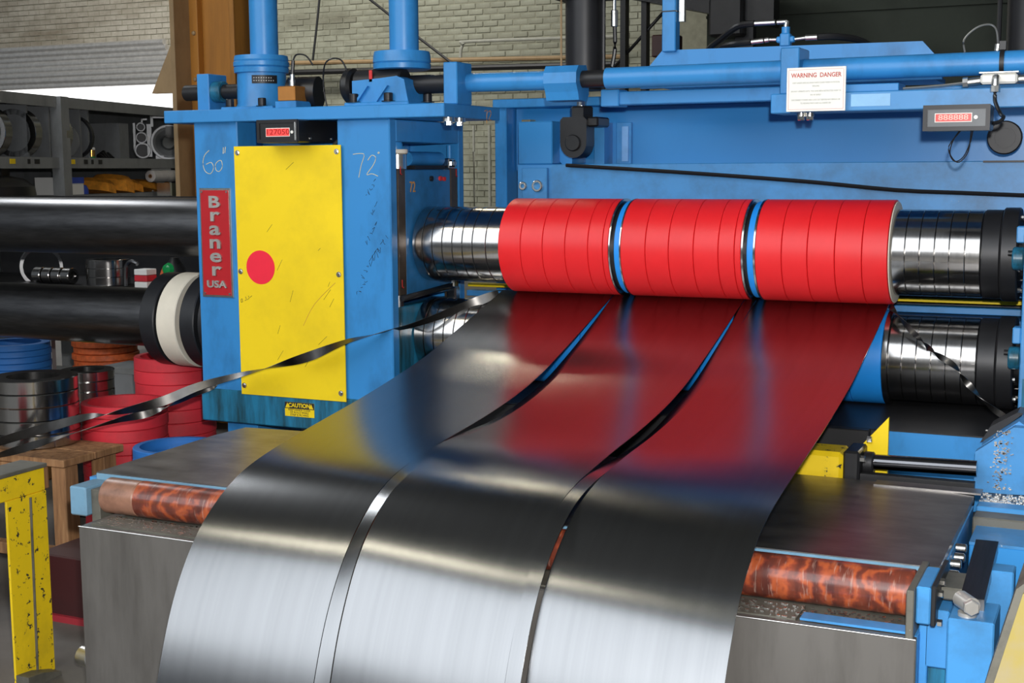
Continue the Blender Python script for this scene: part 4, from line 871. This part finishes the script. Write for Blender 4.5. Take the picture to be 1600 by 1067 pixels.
# ================================================================ SCRAP RIBBONS
def ribbon(name, label, pts, w, twists, cat='scrap', ph=0.0):
    path = smooth_path(pts, 14); m = M(); n = len(path); prev = None; L = 0
    for i, p in enumerate(path):
        t = (path[min(i + 1, n - 1)] - path[max(i - 1, 0)]).normalized()
        up_ = V(0, 0, 1); side = t.cross(up_).normalized(); up2 = side.cross(t)
        u = i / (n - 1); a = ph + twists * 2 * math.pi * u + 0.35 * math.sin(u * 17)
        d_ = side * math.cos(a) + up2 * math.sin(a); nn = t.cross(d_)
        q = [m.bm.verts.new(p + d_ * w / 2 * s1 + nn * 0.0007 * s2) for s1, s2 in ((-1, -1), (1, -1), (1, 1), (-1, 1))]
        if prev:
            for k in range(4):
                f = m.bm.faces.new((prev[k], q[k], q[(k + 1) % 4], prev[(k + 1) % 4])); f.smooth = True
        prev = q
    return solo(name, m, SCRAP, label, cat)
ribbon('edge_trim_ribbon', 'upper twisted dark trim ribbon crossing the yellow panel to the left', [(-1.36, -0.03, 1.048), (-1.46, -0.08, 1.005), (-1.60, -0.2, 0.945), (-1.70, -0.3, 0.918), (-1.79, -0.37, 0.892), (-1.935, -0.38, 0.835), (-2.072, -0.39, 0.793), (-2.212, -0.41, 0.756), (-2.36, -0.47, 0.712), (-2.471, -0.55, 0.661), (-2.592, -0.65, 0.629), (-2.677, -0.71, 0.617), (-2.891, -0.73, 0.556), (-3.082, -0.73, 0.498), (-3.3, -0.73, 0.43)], 0.034, 1.9, ph=0.5)
ribbon('edge_trim_ribbon', 'lower twisted dark trim ribbon hanging across the red ring stacks', [(-2.33, -0.40, 0.715), (-2.40, -0.45, 0.68), (-2.497, -0.52, 0.626), (-2.62, -0.62, 0.592), (-2.79, -0.73, 0.537), (-3.107, -0.73, 0.439), (-3.3, -0.73, 0.38)], 0.030, 1.6, ph=0.3)
ribbon('edge_trim_ribbon', 'twisted dark trim ribbon hanging in front of the right arbor ends', [(0.006, -0.02, 1.055), (0.033, -0.10, 1.040), (0.092, -0.16, 0.993), (0.141, -0.20, 0.955), (0.175, -0.26, 0.940), (0.236, -0.30, 0.912), (0.273, -0.31, 0.868), (0.337, -0.32, 0.805), (0.424, -0.40, 0.758), (0.50, -0.48, 0.66)], 0.018, 3.2, ph=0.9)

# ================================================================ LEFT FOREGROUND GUARD RAIL
g = thing('guard_rail', 'chipped yellow steel guard rail in the left foreground', 'guard rail', (-2.2, -1.6, 0))
part('top_rail', M().box(-2.29, -2.20, -2.6, -1.405, 0.552, 0.622, 0.003), YELLOWCHIP, g)
part('cap_plate', M().box(-2.30, -2.195, -2.6, -1.398, 0.622, 0.634, 0.002), GRIME, g)
part('post', M().box(-2.206, -2.198, -1.560, -1.405, 0, 0.552, 0.001), YELLOWCHIP, g)
part('post_return', M().box(-2.29, -2.206, -1.415, -1.405, 0, 0.552, 0.001), YELLOWCHIP, g)
part('weld_seam', M().tube([(-2.196, -1.478, 0.02), (-2.196, -1.474, 0.3), (-2.196, -1.470, 0.545)], 0.004, 6, 4), GRIME, g)
part('foot_plate', M().prism([(-1.56, 0.0), (-1.43, 0.0), (-1.43, 0.01), (-1.50, 0.03), (-1.56, 0.035)], 'x', -2.198, -2.15), GRIME, g)

# ================================================================ RING STACKS
def ring_stack(name, cx_, cy_, z0, n, hgt, ro, ri, mat, lab, cat, seg=56, jit=0.003, group=None):
    ords = ['top', 'second', 'third', 'fourth', 'fifth', 'sixth', 'seventh', 'eighth', 'ninth', 'tenth', 'eleventh', 'twelfth', 'thirteenth', 'fourteenth', 'fifteenth']
    proto = None
    for k in range(n):
        z = z0 + k * hgt; i = n - 1 - k
        if proto is None:
            o = solo(name, M().ring((cx_, cy_, z + 0.0005), (cx_, cy_, z + hgt - 0.0005), ro, ri, seg, 0.003), mat, '', cat, group); proto = o
        else:
            o = proto.copy(); COL.objects.link(o); o.location = (cx_ + random.uniform(-jit, jit), cy_ + random.uniform(-jit, jit), z + 0.0005)
        o.rotation_euler.z = random.uniform(0, 6)
        o['label'] = (lab % ords[i])
ring_stack('red_rubber_ring', -2.95, -0.19, 0.0, 12, 0.048, 0.168, 0.14, REDD, 'dusty red rubber ring, %s of the front stack', 'rubber ring', group='red rings in the front stack')
ring_stack('red_rubber_ring', -3.01, 0.20, 0.0, 13, 0.0545, 0.166, 0.14, REDD, 'dusty red rubber ring, %s of the rear stack under the black collars', 'rubber ring', group='red rings in the rear stack')
ring_stack('blue_rubber_ring', -2.46, -0.475, 0.28, 5, 0.042, 0.160, 0.135, BLUED, 'blue rubber ring, %s of the low stack by the tower foot', 'rubber ring', group='blue rings by the tower foot')
solo('timber_block', M().box(-2.62, -2.30, -0.62, -0.32, 0.0, 0.14, 0.005).box(-2.60, -2.32, -0.60, -0.34, 0.14, 0.28, 0.005), WOOD, 'wooden block stack under the low blue ring stack', 'timber')
ring_stack('steel_spacer_ring', -3.14, -0.48, 0.448, 5, 0.052, 0.165, 0.10, STEEL, 'bright steel ring, %s of the wide stack on the wooden bench', 'steel ring', group='wide steel rings on the wooden bench')
ring_stack('steel_spacer_ring', -2.98, -0.03 - 0.46 + 0.75, 0.72, 0, 0.04, 0.1, 0.07, STEEL, '%s', 'steel ring')
ring_stack('steel_spacer_ring', -3.42, 0.12, 0.42, 5, 0.043, 0.115, 0.07, STEEL, 'smaller steel ring, %s of the narrow stack behind the bench', 'steel ring', group='narrow steel ring stack')
ring_stack('blue_rubber_ring', -4.22, 0.50, 0.40, 9, 0.030, 0.17, 0.13, BLUED, 'blue rubber ring, %s of the stack at the left edge under the black shafts', 'rubber ring', group='blue rings at the left edge')
ring_stack('red_rubber_ring', -2.87, -1.35, 0.0, 6, 0.09, 0.16, 0.12, REDD, 'red rubber ring, %s of the stack behind the yellow guard rail', 'rubber ring', group='red rings behind the guard rail')
# wooden bench
w = thing('wooden_bench', 'rough timber bench carrying the wide steel rings at the left', 'bench', (-3.2, -0.5, 0))
for k in range(2): part('plank', M().box(-3.9, -2.80, -0.70 + k * 0.165, -0.54 + k * 0.165, 0.418, 0.446, 0.003), WOOD, w)
part('front_rail', M().box(-3.9, -2.90, -0.70, -0.67, 0.33, 0.416, 0.003), WOOD, w)
for x, y in ((-2.835, -0.655), (-2.86, -0.42), (-3.8, -0.655), (-3.8, -0.42)): part('leg', M().box(x - 0.035, x + 0.03, y - 0.035, y + 0.035, 0, 0.416, 0.003), WOOD, w)
part('lower_rail', M().box(-3.8, -2.62, -0.62, -0.57, 0.03, 0.075, 0.003), WOOD, w)
part('rounded_end', M().prism([(-2.74, 0.05), (-2.67, 0.05), (-2.67, 0.34), (-2.69, 0.375), (-2.72, 0.35), (-2.74, 0.30)], 'y', -0.60, -0.56), WOOD, w)
solo('timber_block', M().box(-3.53, -3.31, 0.01, 0.23, 0.0, 0.42, 0.005), BLACKM, 'dark block under the narrow steel ring stack', 'block')
solo('timber_block', M().box(-4.40, -4.04, 0.32, 0.68, 0.0, 0.40, 0.005), WOOD, 'timber crate under the blue ring stack at the left edge', 'timber')
# maroon plate cart low left
c = thing('low_cart', 'dark maroon low steel cart on the floor behind the guard rail', 'cart', (-2.2, -1.1, 0))
part('deck', M().box(-2.60, -1.86, -1.05, -0.72, 0.20, 0.22, 0.002), MAROON, c)
part('side_panel', M().box(-2.60, -1.86, -1.06, -1.05, 0.02, 0.22, 0.002), MAROON, c)
part('red_edge', M().box(-2.60, -1.86, -1.075, -1.06, 0.0, 0.022), plain('dull red edge', (0.30, 0.02, 0.03), 0.5), c)
c = thing('floor_hinge', 'small grey pipe fitting on the floor by the pit box', 'fitting', (-2.0, -1.5, 0))
part('pipe', M().cyl((-2.03, -1.45, 0.08), (-1.80, -1.50, 0.08), 0.018, 14, 0.003).cyl((-2.05, -1.445, 0.08), (-2.0, -1.455, 0.08), 0.03, 14, 0.003), GALV, c)
part('saddle', M().box(-1.99, -1.95, -1.50, -1.42, 0.0, 0.065), GRIME, c)

# ================================================================ WORKBENCH BEHIND THE SHAFTS
wbk = thing('tool_bench', 'dark steel bench behind the black shafts covered with small parts', 'bench', (-4.3, 1.25, 0))
part('bench_top', M().box(-5.4, -3.2, 0.95, 1.6, 0.86, 0.90, 0.003), BLACKM, wbk)
for x in (-5.35, -3.25):
    for y in (1.0, 1.55): part('leg', M().box(x - 0.03, x + 0.03, y - 0.03, y + 0.03, 0, 0.86), GREYD, wbk)
part('back_board', M().box(-5.4, -3.2, 1.60, 1.63, 0.86, 1.35), BLACKM, wbk)
solo('steel_sleeve', M().ring((-4.78, 1.28, 0.975), (-4.70, 1.20, 0.975), 0.115, 0.095, 40, 0.003), DARKSTEEL, 'large dark steel sleeve lying on its side at the left end of the bench', 'sleeve')
for k in range(4):
    o = solo('small_spacer', M().ring((-4.60 + k * 0.066, 1.06, 0.945), (-4.545 + k * 0.066, 1.06, 0.945), 0.043, 0.025, 28, 0.003), STEEL, '%s small steel spacer from the left in the row on the bench' % ('first', 'second', 'third', 'fourth')[k], 'spacer', 'small spacers in a row on the bench')
for k in range(3):
    solo('steel_spacer_ring', M().ring((-4.165, 1.12, 0.901 + k * 0.045), (-4.165, 1.12, 0.945 + k * 0.045), 0.112, 0.07, 44, 0.002), STEEL, '%s steel ring of the short stack on the bench between the shafts' % ('bottom', 'middle', 'top')[k], 'steel ring', 'steel rings on the bench')
solo('chain_hook', M().tube([(-3.99, 1.05, 0.905), (-3.985, 1.05, 1.0), (-3.95, 1.05, 1.03), (-3.91, 1.05, 1.02)], 0.012, 8, 4), DARKSTEEL, 'bent steel hook on the bench right of the ring stack', 'hook')
for k, (mt, cc) in enumerate(((PAPER, 'white'), (REDD, 'red'), (PAPER, 'pale'))):
    solo('small_box', M().box(-3.91, -3.83, 1.02, 1.10, 0.901 + k * 0.032, 0.931 + k * 0.032, 0.003), mt, '%s small carton, %s of three stacked on the bench' % (cc, ('lowest', 'middle', 'topmost')[k]), 'carton', 'small cartons on the bench')
solo('orange_rag', M().revolve((-3.74, 1.10, 0.901), (-3.74, 1.10, 1.03), [(0, 0.07), (0.4, 0.06), (0.8, 0.04), (1, 0)], 9), ORANGEB, 'crumpled orange rag left of the green lamp on the bench', 'rag')
c = thing('green_lamp', 'black round lamp with glowing green lens above the cream collar', 'lamp', (-3.65, 1.0, 0.901))
part('bell', M().revolve((-3.65, 1.02, 0.901), (-3.65, 1.02, 1.06), [(0, 0.07), (0.3, 0.065), (0.7, 0.05), (1, 0.02), (1, 0)], 20), BLACKP, c)
part('lens', M().revolve((-3.65, 0.975, 1.005), (-3.65, 0.94, 1.005), [(0, 0.032), (0.6, 0.024), (1, 0)], 20), GREEN, c)

# low shelf with orange rings behind, left
sh = thing('low_shelf', 'grey steel low shelf with an upright behind the blue ring stack', 'shelf', (-4.6, 1.3, 0))
part('shelf_board', M().box(-5.2, -3.9, 1.15, 1.6, 0.33, 0.36), GREYP, sh)
part('upright', M().box(-4.66, -4.58, 1.12, 1.15, 0, 0.84), GREYP, sh)
part('front_lip', M().prism([(-4.6, 0.32), (-4.6, 0.36), (-3.9, 0.46), (-3.9, 0.42)], 'y', 1.10, 1.13), GREYP, sh)
for k in range(6):
    solo('orange_ring', M().ring((-4.42, 1.36, 0.362 + k * 0.036), (-4.42, 1.36, 0.396 + k * 0.036), 0.17 + 0.01 * (k % 2), 0.12, 40, 0.004), ORANGEB, 'orange ring, %s from the bottom of the stack on the low shelf' % ('first', 'second', 'third', 'fourth', 'fifth', 'sixth')[k], 'ring', 'orange rings on the low shelf')
c = thing('grey_bin', 'grey-green steel bin with folded rim left of the rear red stack', 'bin', (-3.7, 0.75, 0))
part('bin_body', M().prism([(-3.83, 0.30), (-3.40, 0.30), (-3.37, 0.545), (-3.86, 0.545)], 'y', 0.6, 0.9), GREYP, c)
part('rim', M().box(-3.87, -3.36, 0.585, 0.60, 0.535, 0.56), GALV, c)
part('stand', M().box(-3.8, -3.42, 0.63, 0.87, 0, 0.30), BLACKM, c)
solo('yellow_block', M().box(-3.98, -3.90, 0.62, 0.68, 0.40, 0.47, 0.004).box(-4.0, -3.88, 0.60, 0.70, 0.0, 0.40), YELLOW, 'small yellow block beside the grey bin', 'block')

# ================================================================ GREY RACK (runs obliquely away on the left)
RA = math.radians(14); RO = V(-5.466, 1.701, 0)
RD = V(-math.sin(RA), math.cos(RA), 0); RN = V(-math.cos(RA), -math.sin(RA), 0)   # RD along, RN to the back
class RM(M):
    """boxes in rack space: s along, n depth to the back, z"""
    def rb(s, s0, s1, n0, n1, z0, z1, bev=0.0):
        pts = []; r = bmesh.ops.create_cube(s.bm, size=1.0)['verts']
        for v in r:
            a = s0 + (v.co.x + 0.5) * (s1 - s0); b_ = n0 + (v.co.y + 0.5) * (n1 - n0); c_ = z0 + (v.co.z + 0.5) * (z1 - z0)
            v.co = RO + RD * a + RN * b_ + V(0, 0, c_)
        return s
def rp(s, n, z): return RO + RD * s + RN * n + V(0, 0, z)
rk = thing('storage_rack', 'grey steel storage rack with slots along the left wall', 'rack', (RO.x, RO.y, 0))
part('top_beam', RM().rb(-1.2, 4.6, 0, 0.03, 1.90, 1.97), GREYP, rk)
part('top_sheet', RM().rb(-1.2, 4.6, 0.03, 0.7, 1.955, 1.97), GREYP, rk)
for z in (1.575, 1.335, 0.75): part('shelf_board', RM().rb(-1.2, 4.6, 0.02, 0.7, z - 0.02, z), GREYD, rk)
for z in (1.55, 1.30, 0.72): part('shelf_beam', RM().rb(-1.2, 4.6, 0, 0.03, z - 0.04, z + 0.03), GREYP, rk)
part('back_sheet', RM().rb(-1.2, 4.6, 0.70, 0.72, 0.3, 1.97), GREYD, rk)
for s0 in (-0.95, 0.68, 2.85): part('upright', RM().rb(s0, s0 + 0.10, -0.03, 0.05, 0, 1.97), GREYP, rk)
part('end_sheet', RM().rb(4.58, 4.6, 0.03, 0.70, 0.3, 1.95), GREYD, rk)
for s0 in (0.02, 0.36, 0.62, 1.02, 1.13): part('divider', RM().rb(s0, s0 + 0.02, 0.03, 0.68, 1.575, 1.93), GREYD, rk)
for s0, s1, n0, mt in ((0.10, 0.16, -0.003, YELLOW), (0.82, 0.88, -0.003, YELLOW), (0.30, 0.33, -0.003, INKB), (0.38, 0.44, -0.003, INKB), (1.0, 1.05, -0.003, INKB), (1.1, 1.13, -0.003, INKB), (1.2, 1.25, -0.003, INKB)):
    part('number_sticker', RM().rb(s0, s1, n0, 0, 1.538, 1.568), mt, rk)
part('slotted_post', RM().rb(1.02, 1.12, 0.62, 0.64, 1.335, 1.52), DARKSTEEL, rk)
for i, (s0, tilt, lb) in enumerate(((0.06, 0.02, 'first'), (0.40, -0.05, 'second'), (0.78, 0.02, 'third'))):
    a = rp(s0, 0.12, 1.575 + 0.155); 
    solo('slit_ring', M().ring(a - RD * 0.04, a + RD * 0.04, 0.152, 0.115 if i else 0.12, 44, 0.003), STEEL, 'dark steel ring standing upright in the %s rack slot from the left' % lb, 'steel ring', 'rings standing in the rack slots')
a = rp(1.10, 0.12, 1.72); solo('slit_ring', M().ring(a - RD * 0.018, a + RD * 0.018, 0.145, 0.13, 44, 0.003), BLACKR, 'thin black ring standing upright in the narrow rack slot', 'ring')
a = rp(0.96, 0.12, 1.69); solo('disc_plate', M().cyl(a - RD * 0.006, a + RD * 0.006, 0.115, 40), GREYP, 'grey disc leaning in the rack slot beside the black ring', 'disc')
c = thing('jar', 'small amber jar with white lid on the rack shelf', 'jar', rp(1.26, 0.08, 1.575)[:])
part('glass', M().cyl(rp(1.26, 0.08, 1.576), rp(1.26, 0.08, 1.635), 0.024, 20), metal('amber jar glass', (0.55, 0.30, 0.08), 0.2), c)
part('lid', M().cyl(rp(1.26, 0.08, 1.635), rp(1.26, 0.08, 1.652), 0.025, 20, 0.003), PAPER, c)
part('label_band', M().ring(rp(1.26, 0.08, 1.577), rp(1.26, 0.08, 1.592), 0.0248, 0.0235, 20), plain('green band', (0.02, 0.25, 0.06), 0.5), c)
gl = M()
for k in range(5): gl.cyl(rp(1.42 + k * 0.035, 0.08, 1.576 + 0.0), rp(1.46 + k * 0.03, 0.13, 1.600 + 0.012 * (k % 3)), 0.018, 8)
solo('work_glove', gl, BLACKP, 'crumpled black work glove on the rack shelf', 'glove')
solo('dark_case', RM().rb(1.62, 1.76, 0.05, 0.4, 1.576, 1.83), GREYD, 'dark grey upright case left of the pump casting on the rack', 'case')
# cast pump housing
PA = V(0.629, -0.777, 0).normalized(); PR = V(0.777, 0.629, 0).normalized(); PC = V(-6.11, 4.05, 1.708)
def pq(a, b_, z): return PC + PR * a + PA * b_ + V(0, 0, z)
pc = thing('pump_casting', 'shiny aluminium casting with one big bore and three small bores on the rack', 'casting', (-6.1, 4.05, 1.575))
def bore(a, z, ro, ri, nm):
    part(nm, M().ring(pq(a, 0.02, z), pq(a, -0.12, z), ro, ri, 40, 0.004), CASTAL, pc)
    part('bore_floor', M().cyl(pq(a, -0.09, z), pq(a, -0.10, z), ri, 32), BLACKM if ro < 0.1 else GREYP, pc)  # small bore floors coloured dark to stand for the shade inside
bore(0, 0, 0.137, 0.118, 'big_bore'); bore(-0.195, -0.062, 0.062, 0.048, 'lower_bore'); bore(-0.20, 0.036, 0.045, 0.034, 'middle_bore'); bore(-0.203, 0.117, 0.036, 0.026, 'upper_bore')
part('cone', M().revolve(pq(0, -0.09, 0), pq(0, -0.03, 0), [(0, 0.10), (0.3, 0.06), (1, 0.045), (1, 0)], 32), GREYP, pc)
def slab_(m, a0, a1, b0, b1, z0, z1):
    for v in bmesh.ops.create_cube(m.bm, size=1.0)['verts']:
        v.co = pq(a0 + (v.co.x + 0.5) * (a1 - a0), b0 + (v.co.y + 0.5) * (b1 - b0), z0 + (v.co.z + 0.5) * (z1 - z0))
    return m
part('web', slab_(M(), -0.16, -0.125, -0.12, -0.01, -0.11, 0.14), CASTAL, pc)
part('side_flange', slab_(M(), -0.262, -0.245, -0.12, -0.03, -0.06, 0.15), CASTAL, pc)
part('handle', slab_(slab_(M(), -0.13, 0.06, -0.05, -0.02, 0.185, 0.205), -0.13, -0.11, -0.05, -0.02, 0.12, 0.205), CASTAL, pc)
part('hook', slab_(slab_(M(), -0.20, -0.155, -0.05, -0.02, 0.17, 0.182), -0.20, -0.188, -0.05, -0.02, 0.14, 0.182), CASTAL, pc)
part('lug', slab_(slab_(M(), -0.10, -0.04, -0.10, 0.01, -0.133, -0.10), 0.09, 0.12, -0.10, 0.01, -0.133, -0.10), CASTAL, pc)
solo('square_bar', slab_(M(), -0.02, 0.6, 0.08, 0.14, 0.03, 0.12), BLACKP, 'black square bar in front of the casting under the blue top plate', 'bar')
# lower shelf things
sz = 1.336
bg = M(); bg.revolve(rp(0.06, 0.2, sz), rp(0.06, 0.2, sz + 0.13), [(0, 0), (0, 0.34), (0.5, 0.33), (0.85, 0.27), (1, 0.18), (1, 0)], 24)
solo('black_bag', bg, BLACKP, 'black soft bag at the left end of the lower rack shelf', 'bag')
c = thing('blue_carton', 'blue and white printed carton on the lower rack shelf', 'carton', rp(0.9, 0.1, sz)[:])
part('carton', RM().rb(0.80, 1.02, 0.02, 0.25, sz, sz + 0.115), PAPER, c); part('blue_print', RM().rb(0.80, 1.02, 0.016, 0.02, sz + 0.075, sz + 0.115), BLUEBOX, c)
solo('round_blue_cap', M().revolve(rp(1.13, 0.1, sz), rp(1.13, 0.1, sz + 0.07), [(0, 0.05), (0.5, 0.048), (0.85, 0.035), (1, 0)], 20), BLUEBOX, 'round dark blue cap right of the blue carton', 'canister')  # round blue shape, meant as a cap
jk = M()
for (a, n_, z_, r_, hh) in ((1.50, 0.2, 0, 0.16, 0.10), (1.72, 0.18, 0, 0.17, 0.13), (1.95, 0.2, 0, 0.15, 0.09), (2.25, 0.2, 0, 0.15, 0.075), (2.5, 0.2, 0, 0.15, 0.07)):
    jk.revolve(rp(a, n_, sz + z_), rp(a + 0.02, n_, sz + z_ + hh), [(0, 0), (0, r_), (0.6, r_ * 0.92), (0.9, r_ * 0.7), (1, 0.02), (1, 0)], 11)
solo('orange_jacket', jk, ORANGEJ, 'crumpled orange work jacket lying on the lower rack shelf', 'jacket')
c = thing('paper_roll', 'grey-white paper roll with brown core lying on the lower rack shelf', 'roll', rp(2.2, 0.0, sz + 0.07)[:])
part('paper', M().ring(rp(2.02, 0.02, sz + 0.115), rp(2.48, -0.02, sz + 0.115), 0.044, 0.016, 28, 0.003), plain('off white paper', (0.52, 0.50, 0.49), 0.8), c)
part('core', M().ring(rp(2.02, 0.02, sz + 0.115), rp(2.484, -0.021, sz + 0.115), 0.017, 0.012, 16), WOOD, c)
solo('white_sheet', RM().rb(2.22, 2.55, 0.10, 0.106, sz + 0.0, sz + 0.20), PAPER, 'white paper sheet standing behind the paper roll', 'paper')
c = thing('parts_case', 'dark green parts case with white lettering on the lower rack shelf', 'case', rp(2.2, -0.1, 1.30)[:])
part('case_body', RM().rb(2.02, 2.66, -0.14, -0.04, sz - 0.03, sz + 0.062), plain('dark olive plastic', (0.035, 0.04, 0.02), 0.5), c)
part('end_strip', RM().rb(2.00, 2.03, -0.145, -0.04, sz - 0.03, sz + 0.066), CHROME, c)
part('label_text', RM().rb(2.16, 2.32, -0.143, -0.14, sz + 0.002, sz + 0.026).rb(2.40, 2.54, -0.143, -0.14, sz + 0.002, sz + 0.026).rb(2.60, 2.65, -0.143, -0.14, sz - 0.02, sz + 0.045), PAPER, c)
